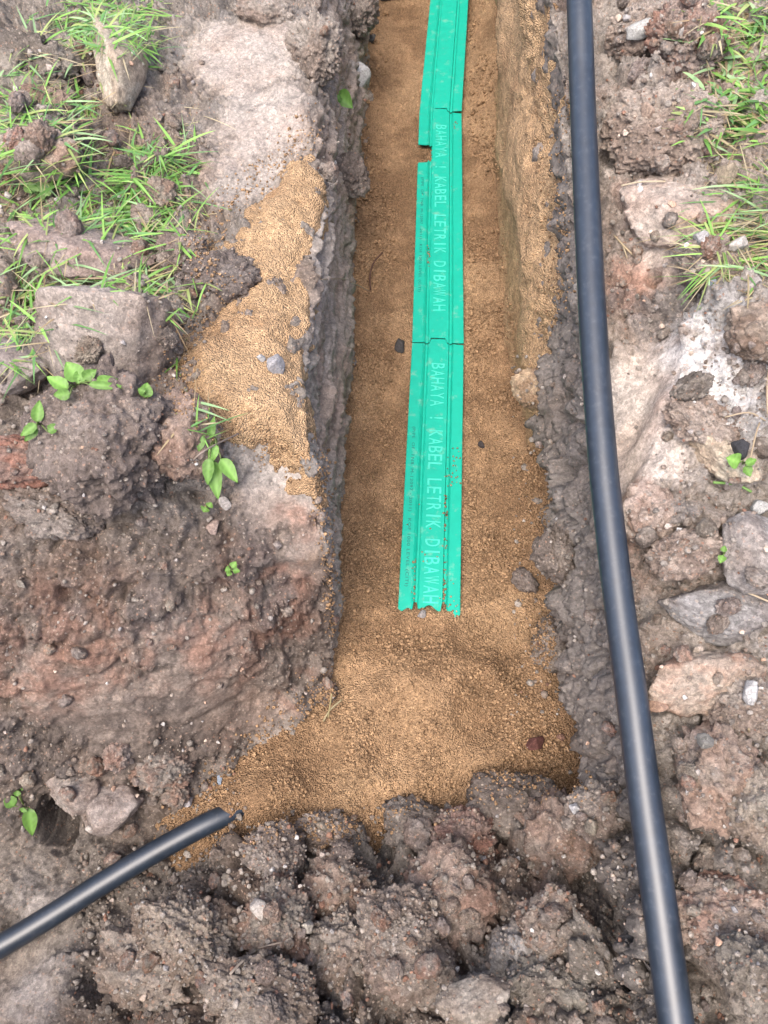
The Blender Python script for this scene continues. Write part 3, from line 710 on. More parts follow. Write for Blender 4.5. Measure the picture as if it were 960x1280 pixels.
# large single clods, each told apart: px, py, radius px, mesh, scale, tint, sink, label
BIG = [
 (503, -14, 26, 'c8', (1.8, .8, .7), (.7, .7, .72), .30, 'dark clod lying across the far end of the sand bed'),
 (152, 100, 52, 's1', (.46, 1.35, .7), (1.4, 1.42, 1.3), .30, 'pale upright stone like slab leaning in the grass'),
 (150, 442, 62, 's0', (1.12, .80, 1.2), (.95, .93, .93), .30, 'big smooth grey clod with a crack, between grass and the spilt sand'),
 (142, 546, 76, 'c2', (1.0, .95, .85), (1.05, 1.0, 1.0), .42, 'largest crumbly dark clod on the bank edge, behind the reddish pit face'),
 (222, 560, 52, 'c4', (.75, 1.1, .8), (1.2, 1.05, .98), .40, 'tan pink crumbly clod beside the plant with pointed leaves'),
 (22, 580, 42, 'c9', (1.2, .7, .7), (1.25, 1.0, .95), .30, 'low red clod at the edge of the bank'),
 (48, 112, 46, 'c8', (1.1, .9, .75), (1.1, 1.1, 1.05), .32, 'dark crumbly clod among grass near the pale upright slab'),
 (62, 150, 34, 'c5', (1.2, .7, .8), (1.2, 1.0, .9), .35, 'brown clod with a pale edge in front of dark crumbly clod'),
 (35, 205, 42, 's2', (1.3, .6, .7), (1.1, 1.1, 1.05), .35, 'long buff clod beside the small round leaved seedling'),
 (55, 178, 34, 'c0', (1.2, .8, .8), (.95, 1.0, 1.05), .38, 'bluish grey clod wedged between buff and brown clods'),
 (92, 322, 52, 's1', (1.35, .65, .42), (.98, .93, .95), .35, 'flat grey brown slab of clay lying in thin grass'),
 (20, 465, 40, 's3', (1.2, .8, .6), (.92, .92, .97), .40, 'smooth slate grey clod in the grass by the broad leaves'),
 (275, 360, 36, 'c2', (1.1, .8, .7), (.9, .88, .9), .40, 'dark clod poking out of the spilt sand'),
 (225, 320, 30, 'c5', (1.1, .9, .7), (1, .95, .95), .4, 'small dark clod at the upper end of spilt sand'),
 (336, 1078, 42, 'c0', (.9, 1.0, .95), (1.08, 1.06, 1.08), .32, 'pitted grey clod at the buried end of the lower cable'),
 (412, 1040, 36, 'c7', (1.2, .8, .9), (1.05, 1.02, 1.02), .36, 'grey clod at the sand edge beside the reddish tipped clod'),
 (240, 1165, 60, 'c7', (1.2, .85, .8), (1.12, 1.08, 1.02), .36, 'broad grey clod of spoil just below the lower cable'),
 (350, 1160, 50, 'c3', (.9, 1.1, .9), (1.0, 1.0, .98), .40, 'red flecked clod behind the white chip of stone'),
 (425, 1120, 48, 'c1', (1.1, .9, .9), (1.08, 1.05, 1.03), .40, 'crumbly clod between two white chips of stone'),
 (520, 1040, 44, 'c5', (1.2, .8, .8), (1.0, 1.0, 1.02), .38, 'dark clod on the sand edge with a green leaf scrap'),
 (575, 1050, 42, 'c3', (1.0, .9, .9), (1.1, .92, .9), .38, 'red crusted clod in the middle of the spoil'),
 (640, 1010, 52, 'c8', (1.1, .8, .8), (1.05, 1.02, 1.02), .36, 'dark knobbly clod at the sand edge below the red lump'),
 (560, 1120, 60, 'c6', (1.0, 1.0, .9), (1.1, 1.03, 1.0), .40, 'large pinkish clod in the middle of the spoil heap'),
 (500, 1150, 50, 'c0', (1.1, .9, .9), (1.02, 1.0, 1.0), .42, 'grey clod behind the large deep hole in the spoil'),
 (510, 1205, 56, 'c4', (1.2, .9, .8), (1.05, 1.02, 1.0), .40, 'buff clod at the rim of the deep hole'),
 (710, 1060, 56, 'c1', (1.0, 1.0, .9), (1.05, 1.0, .98), .38, 'crumbly clod leaning against the long black cable'),
 (745, 1010, 40, 'c7', (1.0, .9, .8), (1.02, 1.0, 1.0), .38, 'small grey clod where sand meets the trench wall'),
 (650, 1095, 38, 'c9', (1.0, .9, .9), (.95, .95, .95), .38, 'red brown round clod beside the dark hollow'),
 (690, 1150, 44, 'c6', (1.1, .8, .8), (1.05, 1.02, 1.0), .40, 'pinkish clod below the dark hollow'),
 (600, 1255, 40, 's3', (1.25, .7, .7), (.95, .95, .92), .32, 'smooth rounded grey clod below the deep hole'),
 (440, 1195, 58, 'c7', (1.1, .9, .8), (1.12, 1.1, 1.08), .42, 'wide grey clod under the pale root fibre'),
 (180, 1215, 58, 'c4', (1.25, .8, .7), (1.1, 1.08, 1.04), .42, 'pale clod on the low side of the spoil heap'),
 (320, 1245, 64, 'c0', (1.2, .8, .7), (1.15, 1.12, 1.08), .42, 'grey clod between two black hollows'),
 (690, 1245, 52, 'c5', (1.1, .9, .8), (1.12, 1.15, 1.12), .40, 'greenish grey clod beside the black cable, near the photographer'),
 (870, 850, 50, 's2', (1.3, .8, .75), (1.15, 1.08, 1.0), .34, 'pale buff oblong clod below the slate coloured clay slab'),
 (905, 765, 52, 's0', (1.35, .85, .55), (.72, .78, .86), .34, 'flat slate blue slab of wet clay'),
 (948, 690, 48, 's3', (1.0, 1.0, .9), (.90, .94, 1.0), .34, 'thick slate grey clay lump above the flat slate slab'),
 (952, 745, 30, 's2', (1.1, .8, .6), (1.7, 1.15, .8), .34, 'orange piece of clay touching the slate slab'),
 (905, 575, 42, 's1', (.85, 1.25, .6), (1.35, 1.36, 1.22), .36, 'pale yellowish grey clod with cracked flat top'),
 (945, 425, 42, 'c4', (1.0, 1.0, .85), (1.05, .98, .9), .34, 'olive brown crumbly clod beside the white ashy patch'),
 (860, 65, 48, 'c3', (1.1, .9, .9), (1.1, 1.0, .98), .34, 'red streaked clod topped by a pale angular stone'),
 (800, 50, 38, 'c7', (1.0, .9, .8), (1.2, 1.15, 1.12), .36, 'grey crumbly clod beside the cable under the angular stone'),
 (845, 165, 70, 'c7', (1.1, 1.0, .6), (1.25, 1.2, 1.15), .44, 'wide pebbly mound of pale soil next to the cable'),
 (835, 270, 56, 's1', (1.2, .9, .6), (1.3, 1.25, 1.22), .42, 'smooth pale clay mound behind the red crumbs'),
 (885, 330, 44, 'c5', (1.1, .9, .8), (1.25, 1.22, 1.22), .38, 'grey clod with blue grey flakes by the long grass'),
 (905, 985, 62, 'c1', (1.0, 1.1, .8), (1.25, 1.2, 1.15), .40, 'big rough grey clod close beside the black cable'),
 (925, 880, 46, 'c7', (1.1, .9, .8), (1.2, 1.18, 1.15), .38, 'grey clod carrying the whitest stone'),
 (935, 1010, 50, 'c4', (.9, 1.2, .9), (1.2, 1.2, 1.12), .36, 'olive grey clod beyond the dark cleft'),
 (905, 1150, 58, 'c3', (1.2, .9, .8), (1.25, 1.15, 1.1), .40, 'pinkish crumbly clod beside the lower run of cable'),
 (945, 1225, 50, 'c5', (1.0, 1.0, .9), (1.1, 1.1, 1.05), .36, 'dark clod at the corner past the cable'),
 (815, 640, 36, 'c4', (1.0, 1.2, .7), (1.25, 1.15, 1.1), .40, 'buff clod just past the smeared clay slope'),
 (850, 690, 42, 'c5', (1.2, .8, .7), (1.3, 1.2, 1.15), .42, 'crumbly clod in the middle of the pale spoil bank'),
 (880, 530, 46, 'c0', (1.3, .8, .6), (1.3, 1.22, 1.18), .42, 'pebbly clod under the white ashy patch'),
 (690, 692, 32, 'c2', (.8, 1.1, 1.0), (1.0, .97, .95), .24, 'dark clod jutting from the wall over the sand beside the cable'),
 (688, 812, 32, 'c8', (.9, 1.1, 1.0), (1.05, 1.0, .96), .22, 'dark jutting clod at the foot of the trench wall'),
 (668, 490, 26, 'c4', (.9, 1.2, .9), (1.5, 1.3, 1.0), .34, 'sandy lump hanging on the wall above the wall hollow'),
 (440, 20, 34, 'c2', (.9, 1.0, .9), (1.2, 1.2, 1.2), .40, 'dark clod overhanging the trench at its far end'),
 (395, 60, 40, 'c7', (.9, 1.2, .8), (1.1, 1.1, 1.08), .42, 'rough clod on the trench edge opposite the sandy wall'),
 (70, 645, 46, 'c0', (1.3, .8, .8), (.95, .93, .93), .42, 'dark clod sunk in the top of the pit face'),
 (330, 20, 34, 'c4', (1.2, .8, .6), (1.2, 1.2, 1.18), .42, 'pale clod on the smooth clay of the bank'),
 (140, 1000, 40, 's3', (1.1, .8, .7), (1.0, .98, 1.02), .38, 'smooth grey clay chunk above the lower cable'),
 (90, 985, 34, 's1', (.9, .9, .8), (.95, .95, .98), .40, 'cracked grey clay chunk over the dark pit corner'),
 (205, 965, 34, 'c3', (1.1, .8, .8), (.95, .95, .95), .42, 'reddish brown crumbly clod at the foot of the pit face'),
 (405, 868, 18, 'c2', (1.0, .8, .9), (.9, .85, .85), .36, 'small dark clod with dry straw on the sand'),
]
MESH = {**{'c%d' % i: m for i, m in enumerate(CLODS)}, **{'s%d' % i: m for i, m in enumerate(SMOOTH_CLODS)}}
for i, (px, py, r, mk, sc, tint, sink, lab) in enumerate(BIG):
    put('clod', MESH[mk], px, py, r * (1.2 if px < 300 and py < 640 else .97), sink - (.12 if px < 300 and py < 640 else .03), sc, (random.uniform(-.35, .35), random.uniform(-.35, .35), random.uniform(-.35, .35)), tint, lab, 'clod')

bpy.context.view_layer.update()
for o in list(COL.objects):
    if o.name.startswith('clod'):
        co = np.zeros(len(o.data.vertices) * 3, np.float32); o.data.vertices.foreach_get('co', co); co = co.reshape(-1, 3)
        no = np.zeros(len(co) * 3, np.float32); o.data.vertices.foreach_get('normal', no); no = no.reshape(-1, 3)
        M = np.array(o.matrix_world)
        LK.add(co @ M[:3, :3].T + M[:3, 3], no @ np.array(o.rotation_euler.to_matrix()).T)

# single stones
ST = [
 (346, 456, 15, (1.1, .8, .8), (.42, .41, .42), None, 'white and grey stone lying on the spilt sand'),
 (328, 449, 6, (1, 1, 1), (.5, .5, .5), None, 'white chip just beyond the larger stone on spilt sand'),
 (452, 96, 16, (1.2, .7, .8), (.50, .50, .50), None, 'pale angular stone sticking out of the trench wall'),
 (328, 1138, 14, (1.1, .8, .9), (.60, .55, .50), None, 'white chip of stone on the spoil'),
 (386, 1156, 10, (.7, 1.2, .8), (.52, .48, .42), None, 'upright whitish chip beside the larger white chip'),
 (937, 868, 15, (.8, 1.1, .8), (.50, .49, .475), None, 'whitest stone on the grey clod'),
 (947, 633, 12, (1.1, 1, 1), (.45, .45, .43), None, 'whitish round stone past the slate clay'),
 (798, 41, 15, (.9, 1.2, .8), (.50, .49, .46), None, 'pale angular stone on the red streaked clod'),
 (846, 40, 8, (1, 1, 1), (.42, .38, .35), None, 'grey stone beside the angular pale stone'),
 (906, 216, 15, (1, .9, 1), (.40, .33, .24), None, 'tan rounded stone at the grass edge'),
 (812, 138, 10, (.9, 1, .9), (.48, .36, .28), None, 'pinkish stone in the pebbly mound'),
 (232, 1000, 11, (1.3, .9, .8), (.50, .46, .46), None, 'whitish stone at the foot of the pit face'),
 (275, 973, 6, (1.2, .9, .8), (.32, .38, .46), None, 'blue grey pebble at the edge of the sand'),
 (500, 433, 9, (1.1, .9, .8), (.085, .08, .08), None, 'dark pebble on the sand by the cover joint'),
 (525, 767, 6, (1.3, .8, .7), (.42, .39, .38), None, 'grey chip in front of the cover end'),
 (668, 929, 11, (1.1, 1, .9), (.14, .06, .05), None, 'dark red lump on the open sand'),
 (600, 556, 5, (1, 1, .8), (.07, .06, .06), None, 'small dark pebble on sand beside the nearest cover'),
 (535, 318, 5, (1, 1, .8), (.30, .18, .10), None, 'brown crumb on the middle cover'),
 (874, 302, 10, (1.2, .9, .8), (.46, .44, .43), None, 'pale flake in the grey clod by grass'),
 (918, 307, 12, (1.2, .9, .8), (.60, .55, .50), None, 'white stone lying under the long grass'),
 (888, 348, 12, (1.4, .8, .5), (.40, .46, .55), None, 'blue grey flaky stone by the red crumbs'),
 (942, 358, 10, (.7, 1.2, .9), (.42, .38, .35), None, 'upright grey stone below the long grass'),
 (870, 815, 8, (1, 1, 1), (.55, .46, .38), None, 'buff pebble over the oblong clod'),
 (924, 566, 14, (1, .9, .7), (.06, .06, .065), None, 'black stone beside the pale yellowish clod'),
 (820, 880, 12, (1.2, .8, .8), (.45, .30, .22), None, 'orange pebble close to the cable'),
 (880, 925, 10, (.9, 1, 1), (.22, .21, .19), None, 'round grey pebble in the dark cleft'),
 (868, 945, 13, (1, 1.1, .9), (.40, .30, .23), None, 'tan stone below the dark cleft'),
 (718, 1008, 7, (1, 1, 1), (.55, .54, .54), None, 'whitish chip on the spoil near trench foot'),
 (566, 1160, 8, (1, .9, .9), (.46, .38, .32), None, 'buff pebble over the deep hole'),
 (345, 678, 7, (1, 1, 1), (.36, .31, .28), None, 'grey pebble at the top of the pit face'),
 (265, 660, 9, (.8, 1.3, .9), (.38, .29, .25), None, 'pinkish stone below the pointed leaf plant'),
 (283, 632, 8, (1.1, .9, .9), (.44, .40, .37), None, 'pale stone under the pointed leaf plant'),
 (452, 215, 8, (1, 1, 1), (.22, .22, .22), None, 'grey pebble in the scraped trench wall'),
 (462, 640 - 590, 6, (1, 1, 1), (.10, .10, .10), None, 'dark pebble on sand at the far end'),
]
for i, (px, py, r, sc, colr, rot, lab) in enumerate(ST):
    put('stone', STONES[i % len(STONES)], px, py, r * 1.1, .36, sc, rot, tuple(v * .70 for v in colr), lab, 'stone')

# scattered smaller clods and pebbles: regions (x0, y0, x1, y1, weight)
REG = [(0, 600, 420, 880, .35), (0, 900, 300, 1040, 1.0), (90, 1060, 800, 1280, 2.4), (300, 1010, 800, 1100, 1.0), (760, 0, 900, 420, 1.3), (780, 420, 960, 860, 1.5), (800, 860, 960, 1280, 1.5),
       (0, 60, 260, 460, .9), (640, 440, 740, 900, .5), (380, 0, 460, 240, .5), (250, 300, 300, 400, .2), (0, 460, 260, 640, .7), (700, 880, 800, 1020, .5)]
wts = np.array([r[4] * (r[2] - r[0]) * (r[3] - r[1]) for r in REG]); wts /= wts.sum()
def rand_spot():
    r = REG[RNG.choice(len(REG), p=wts)]
    return RNG.uniform(r[0], r[2]), RNG.uniform(r[1], r[3])
def on_cable(px, py):
    for a_, b_, r_, _d in PITS:
        if math.hypot(px - a_, py - b_) < r_ * 1.15: return True
    if 745 < px < 855 and 425 < py < 640 and RNG.random() < .85: return True
    if 250 < px < 400 and (20 < py < 260 or 580 < py < 720) and RNG.random() < .8: return True
    cx = ip(py, [(0, 724), (640, 760), (860, 790), (1280, 845)]); return abs(px - cx) < 30
def where(px, py, what='loose crumbly lump of soil'):
    k = what.replace('lump of soil', 'lumps') if 'lump' in what else 'pebbles'
    if px > 690 and py < 420: return what + ' on the pale bank between cable and grass', k + ' on the bank by the grass'
    if px > 690 and py < 860: return what + ' on the pale spoil bank around the slate clay', k + ' around the slate clay'
    if px > 770: return what + ' on the spoil beyond the lower cable run', k + ' beyond the cable'
    if py > 1010 or (py > 960 and px > 420): return what + ' on the spoil heap at the trench mouth', k + ' on the spoil heap'
    if py > 860: return what + ' at the foot of the pit face', k + ' at the foot of the pit face'
    if py > 590: return what + ' stuck in the reddish pit face', k + ' in the pit face'
    return what + ' on the grassy bank beside the spilt sand', k + ' on the grassy bank'
n = 0
while n < 230:
    px, py = rand_spot()
    if on_cable(px, py): continue
    r = float(np.clip(RNG.lognormal(2.25, .45), 6, 26))
    t = RNG.uniform(.85, 1.2)
    mi = int(RNG.integers(0, 16)) if r > 13 else 10 + int(RNG.integers(0, 6))
    desc = ('fist sized ' if r > 13 else 'small ') + {1: 'red flecked', 3: 'reddish', 4: 'pale', 6: 'reddish', 9: 'red', 2: 'dark', 8: 'dark', 11: 'reddish', 12: 'mottled', 13: 'dark', 14: 'red', 15: 'pale'}.get(mi, 'grey brown') + ' lump of soil'
    put('clod', (CLODS + SMALL_CLODS)[mi], px, py, r, .36, (1, RNG.uniform(.7, 1.1), RNG.uniform(.6, .95)), None, (t, t * RNG.uniform(.95, 1), t * RNG.uniform(.92, 1.0)),
        where(px, py, desc)[0], 'clod', where(px, py, desc)[1])
    n += 1
PC = [(.48, .44, .40), (.52, .42, .34), (.40, .34, .30), (.60, .57, .54), (.46, .31, .23), (.34, .32, .31), (.30, .27, .25)]
n = 0
while n < 230:
    px, py = rand_spot()
    if on_cable(px, py): continue
    put('pebble', STONES[RNG.integers(0, 7)], px, py, float(np.clip(RNG.lognormal(1.25, .35), 2.2, 7.5)), .25, (1, RNG.uniform(.7, 1), RNG.uniform(.6, .9)), None, PC[RNG.integers(0, 7)],
        where(px, py, 'small loose pebble')[0], 'pebble', where(px, py, 'small loose pebble')[1])
    n += 1

# crumbs too many to count
def crumbs(name, label, cat, spots, sizes, colours, mat, sink=.2, sub=1):
    V, Fq = ICO[sub]; Ps, Fs_, Cs = [], [], []; k = 0
    for (px, py), r, c in zip(spots, sizes, colours):
        p, n_, d = LK(px, py)
        if p is None: continue
        rr = r * d / FPX
        v = V * RNG.uniform(.65, 1.2, (len(V), 1)) * np.array([1, RNG.uniform(.7, 1), RNG.uniform(.55, .9)])
        a = RNG.uniform(0, 6.28); ca, sa = math.cos(a), math.sin(a)
        v = np.stack([v[:, 0] * ca - v[:, 1] * sa, v[:, 0] * sa + v[:, 1] * ca, v[:, 2]], -1)
        jit = RNG.uniform(-1.2, 1.2, 3) * d / FPX; jit[2] = 0
        Ps.append(v * rr + np.array(p) + jit + np.array(n_) * rr * (.7 - 2 * sink)); Fs_.append(Fq + k); k += len(V); Cs.append(np.tile(np.asarray(c), (len(V), 1)))
    o = link(name, np_mesh(name, np.concatenate(Ps), np.concatenate(Fs_), np.concatenate(Cs)), mat)
    tag(o, label, cat, kind='stuff'); return o
spots = []
while len(spots) < 8000:
    s_ = rand_spot()
    if any(b_[3] >= .75 and math.hypot(s_[0] - b_[0], s_[1] - b_[1]) < b_[2] * .9 for b_ in SMOOTH) and RNG.random() < .88: continue
    if any(b_[3][0] == 's' and math.hypot(s_[0] - b_[0], s_[1] - b_[1]) < b_[2] for b_ in BIG) and RNG.random() < .9: continue
    spots.append(s_)
crumbs('soil_crumbs', 'countless soil crumbs and grit strewn over the spoil', 'soil', spots, np.clip(RNG.lognormal(.62, .48, 8000), .9, 6.5),
       [np.clip((GREY if RNG.random() < .5 else BROWN if RNG.random() < .6 else RED if RNG.random() < .35 else PALE) * RNG.uniform(.8, 1.5), .03, .6) for _ in range(8000)], MAT_SOIL)
spots = []
while len(spots) < 15000:
    px, py = RNG.uniform(250, 730), 1040 * RNG.random() ** .7
    if py < 860 and (px < 425 or px > 695): continue
    if 495 < px < 585 and py < 770: continue
    if vnoise(np.array([px / 45.]), np.array([py / 45.]), np.array([0.]), 5)[0] < .05 and RNG.random() < .88: continue
    p, _, _ = LK(px, py)
    if p is None or p[2] > .16 or p[1] < .2: continue
    if sdist(np.array([p[0]]), np.array([p[1]]), MOUTH)[0] < 0 and p[1] < .68: continue
    spots.append((px, py))
crumbs('sand_lumps', 'small damp sand lumps scattered over the sand bed', 'sand', spots, np.clip(RNG.lognormal(.28, .45, 15000), .7, 4.4), [SAND * RNG.uniform(.78, 1.25) for _ in range(15000)], MAT_SAND)

spots = []
edge = [(396, 160), (330, 215), (262, 285), (248, 335), (296, 352), (262, 395), (222, 420), (212, 490), (262, 530), (330, 545), (350, 570), (402, 582)]
mouth = [(416, 840), (372, 890), (318, 935), (262, 985), (215, 1035), (300, 1042), (380, 1018), (432, 1052), (520, 1003), (650, 985), (730, 985)]
strip = [(400, 585), (402, 640), (412, 720), (416, 800)]
for line, n_, sp_ in ((edge, 1500, 13), (mouth, 1300, 12), (strip, 500, 6), ([(680, 420), (700, 330), (690, 240), (700, 120)], 500, 12)):
    for _ in range(n_):
        i = RNG.integers(0, len(line) - 1); t = RNG.random()
        if line is edge and i in (3, 4) and RNG.random() < .8: continue
        spots.append((line[i][0] + (line[i + 1][0] - line[i][0]) * t + RNG.normal(0, sp_), line[i][1] + (line[i + 1][1] - line[i][1]) * t + RNG.normal(0, sp_)))
crumbs('sand_lumps', 'stray sand crumbs fringing the spilt sand and the sand bed', 'sand', spots, np.clip(RNG.lognormal(.30, .4, len(spots)), .8, 3.5), [SAND * RNG.uniform(.8, 1.25) for _ in spots], MAT_SAND)

# ------------------------------------------------------------------ cables
def tube(name, pts, r, mat, seg=40, step=.012, wob=.0):
    P_ = [Vector(p) for p in pts]
    # Catmull-Rom
    Q = []
    for i in range(len(P_) - 1):
        p0, p1, p2, p3 = P_[max(i - 1, 0)], P_[i], P_[i + 1], P_[min(i + 2, len(P_) - 1)]
        n_ = max(2, int((p2 - p1).length / step))
        for k in range(n_):
            t = k / n_
            Q.append(.5 * ((2 * p1) + (p2 - p0) * t + (2 * p0 - 5 * p1 + 4 * p2 - p3) * t * t + (3 * p1 - p0 - 3 * p2 + p3) * t ** 3))
    Q.append(P_[-1])
    V, Fq = [], []
    for i, q_ in enumerate(Q):
        tan = (Q[min(i + 1, len(Q) - 1)] - Q[max(i - 1, 0)]).normalized()
        a = tan.cross(Vector((0, 0, 1))).normalized(); b = a.cross(tan)
        for j in range(seg):
            an = 2 * math.pi * j / seg
            V.append(q_ + (a * math.cos(an) + b * math.sin(an)) * (r * (1 + wob * math.sin(i * .31 + j))))
    for i in range(len(Q) - 1):
        for j in range(seg):
            k = (j + 1) % seg
            Fq.append((i * seg + j, (i + 1) * seg + j, (i + 1) * seg + k, i * seg + k))
    n_ = len(V); V.append(Q[0]); V.append(Q[-1])
    me = bpy.data.meshes.new(name)
    me.from_pydata(V, [], [tuple(f) for f in Fq] + [(n_, j, (j + 1) % seg) for j in range(seg)] + [(n_ + 1, n_ - seg + (j + 1) % seg, n_ - seg + j) for j in range(seg)])
    for p in me.polygons: p.use_smooth = True
    me.materials.append(mat); me.update()
    return me

# the long cable: photo centre line with the height it lies at
CL = [(716, -150, 1.235), (720, -70, 1.22), (724, 0, 1.19), (727.5, 100, 1.11), (732, 215, 1.035), (741, 400, .935), (752.2, 560, .862), (760.2, 640, .828), (774.5, 760, .785), (788.2, 860, .757),
      (806, 1000, .720), (823, 1120, .695), (841, 1250, .665), (858, 1370, .66), (880, 1520, .70)]
pts = [ray(*p) for p in CL]
long_cable = link('power_cable', tube('power_cable', pts, .033, MAT_CABLE, 48))
tag(long_cable, 'long thick black cable lying along the bank above the trench', 'cable')
CL2 = [(-200, 1292, .035), (-90, 1232, .03), (0, 1183, .028), (65, 1144, .026), (130, 1103, .024), (190, 1067, .024), (250, 1034, .024), (282, 1019, .014), (306, 1009, -.010), (330, 998, -.06), (360, 985, -.13)]
low_cable = link('power_cable', tube('power_cable', [ray(*p) for p in CL2], .0305, MAT_CABLE, 48))
tag(low_cable, 'black cable crossing the pit floor into the sand at the trench mouth', 'cable')

# ------------------------------------------------------------------ green cable covers
W = .2
PROF = [(-.100, .0050), (-.097, .0065), (-.060, .0065), (-.055, .0095), (-.050, .0060), (-.046, .0010), (-.040, .0010), (-.036, .0060), (-.033, .0075), (-.02, .0075), (0, .0075), (.02, .0075), (.036, .0075), (.041, .0085), (.045, .0010), (.053, .0010), (.057, .0085), (.061, .0065), (.080, .0065), (.097, .0065), (.100, .0050)]
def cover(a, b, label, near_end, far_end, notch=None, roll=0, tilt_z=(0, 0), text=None, fine=None, bend=None):
    """a: near end, b: far end of the centre line; the ends are functions of x giving how far each strip runs"""
    a, b = Vector(a), Vector(b); L_ = (b - a).length; yaw = math.atan2(-(b.x - a.x), b.y - a.y)
    root = bpy.data.objects.new('cable_cover', None); COL.objects.link(root); root.empty_display_size = .05
    root.location = a; root.rotation_euler = (math.atan2(b.z - a.z, (b - a).xy.length), roll, yaw)
    tag(root, label, 'cable cover', 'green cable covers laid end to end')
    xs = []
    for (x0_, z0_), (x1_, z1_) in zip(PROF[:-1], PROF[1:]):
        xs.append((x0_, z0_))
        k = int(abs(x1_ - x0_) / .006)
        for i in range(1, k): xs.append((x0_ + (x1_ - x0_) * i / k, z0_ + (z1_ - z0_) * i / k))
    xs.append(PROF[-1]); m = len(xs); rows = int(L_ / .012)
    V, top, Fq = [], {}, []
    for lay, dz in ((0, 0), (1, -.0032)):
        for j in range(rows + 1):
            for i, (x, z) in enumerate(xs):
                y0_, y1_ = near_end(x), L_ + far_end(x)
                y = y0_ + (y1_ - y0_) * j / rows
                z2 = z + dz + .0022 * math.sin(y * 7 + x * 9) + .0012 * math.sin(y * 19 - x * 30) + (bend(y) if bend else 0)
                V.append((x, y, z2))
    def skip(i, j):
        if not notch: return False
        x = xs[i][0]; y = near_end(x) + (L_ + far_end(x) - near_end(x)) * (j + .5) / rows
        return x < notch[2] + .003 * math.sin(y * 300) and notch[0] + .18 * (x + .1) < y < notch[1] - .08 * (x + .1)
    n_ = m * (rows + 1)
    solid = {(i, j) for j in range(rows) for i in range(m - 1) if not skip(i, j)}
    for (i, j) in solid:
        q_ = (j * m + i, j * m + i + 1, (j + 1) * m + i + 1, (j + 1) * m + i)
        Fq.append(q_); Fq.append(tuple(n_ + v for v in reversed(q_)))
        for (di, dj, e) in ((-1, 0, (q_[3], q_[0])), (1, 0, (q_[1], q_[2])), (0, -1, (q_[0], q_[1])), (0, 1, (q_[2], q_[3]))):
            if (i + di, j + dj) not in solid: Fq.append((e[1], e[0], e[0] + n_, e[1] + n_))
    me = bpy.data.meshes.new('cover_strip'); me.from_pydata(V, [], Fq); me.update()
    bm = bmesh.new(); bm.from_mesh(me); bmesh.ops.delete(bm, geom=[v for v in bm.verts if not v.link_faces], context='VERTS'); bmesh.ops.recalc_face_normals(bm, faces=bm.faces); bm.to_mesh(me); bm.free()
    for p in me.polygons: p.use_smooth = False
    me.materials.append(MAT_COVER)
    o = link('strip', me, parent=root)
    def words(name, s, ya, yb, xc, h, mat, z, lift):
        cu = bpy.data.curves.new(name, 'FONT'); cu.body = s; cu.size = 1; cu.align_x = 'LEFT'; cu.extrude = .012; cu.resolution_u = 3; cu.offset = .006 if name == 'letter' else 0
        cu.space_character = 1.12
        to = bpy.data.objects.new('tmp', cu); COL.objects.link(to); bpy.context.view_layer.update()
        me_ = bpy.data.meshes.new_from_object(to.evaluated_get(bpy.context.evaluated_depsgraph_get()))
        COL.objects.unlink(to); bpy.data.objects.remove(to)
        n2 = len(me_.vertices); co = np.zeros(n2 * 3, np.float32); me_.vertices.foreach_get('co', co); co = co.reshape(-1, 3)
        lo, hi = co.min(0), co.max(0)
        u = (co[:, 0] - lo[0]) / (hi[0] - lo[0]); v = (co[:, 1] - lo[1]) / (hi[1] - lo[1])
        yy = ya + (yb - ya) * u
        zz = z + np.where(co[:, 2] > 0, lift, -.001) + .0022 * np.sin(yy * 7 + (xc - h / 2 + h * v) * 9) + .0012 * np.sin(yy * 19 - (xc - h / 2 + h * v) * 30) + (np.array([bend(t_) for t_ in yy]) if bend else 0)
        me_.vertices.foreach_set('co', np.stack([xc - h / 2 + h * v, yy, zz], -1).astype(np.float32).ravel()); me_.update()
        me_.materials.clear(); me_.materials.append(mat)
        return link(name, me_, parent=root)
    if text:
        msg = 'BAHAYA ! KABEL LETRIK DIBAWAH'; pitch = (text[1] - text[0]) / len(msg)
        for i, ch in enumerate(msg):
            if ch == ' ': continue
            fw = .80 if ch not in 'I!' else .22
            ya = text[0] + pitch * (i + .5 - fw / 2)
            words('letter', ch, ya, ya + pitch * fw, .004, .050, MAT_LETTER, .0075, .0014)
    if fine: words('small_print', '(PIPE  OF  TNB. M-12097 - 2011)   KOF 1000 LEVEL (CITI)', fine[0], fine[1], -.078, .014, MAT_PRINT, .0066, .0005)
    return root

def tab(x): return .022 * (1 if -.030 < x < .034 else 0)
def ragged(x):
    if x < -.052: return .022 + .006 * math.sin(x * 160)
    if x < -.036: return .05
    if x < .040: return .030 + .010 * math.cos((x - .0) * 95)
    if x < .056: return .05
    return .002 + .010 * max(0, (x - .09) / .01) ** 2 + .004 * math.sin(x * 200)
Ln = (Vector(J1) - Vector(J0)).length; Lm = (Vector(J2) - Vector(J1)).length
def y_at(a, b, py):
    """distance along the centre line of a cover at a photo row"""
    a, b = Vector(a), Vector(b); best = min((abs(project(*(a + (b - a) * t))[1] - py), t) for t in np.linspace(0, 1, 400)); return best[1] * (b - a).length
nearc = cover(J0, J1, 'nearest green cover, with most of its BAHAYA warning clear and its end under sand', ragged, lambda x: tab(x) - .002, text=(y_at(J0, J1, 455), y_at(J0, J1, 757)), fine=(y_at(J0, J1, 535), y_at(J0, J1, 735)))
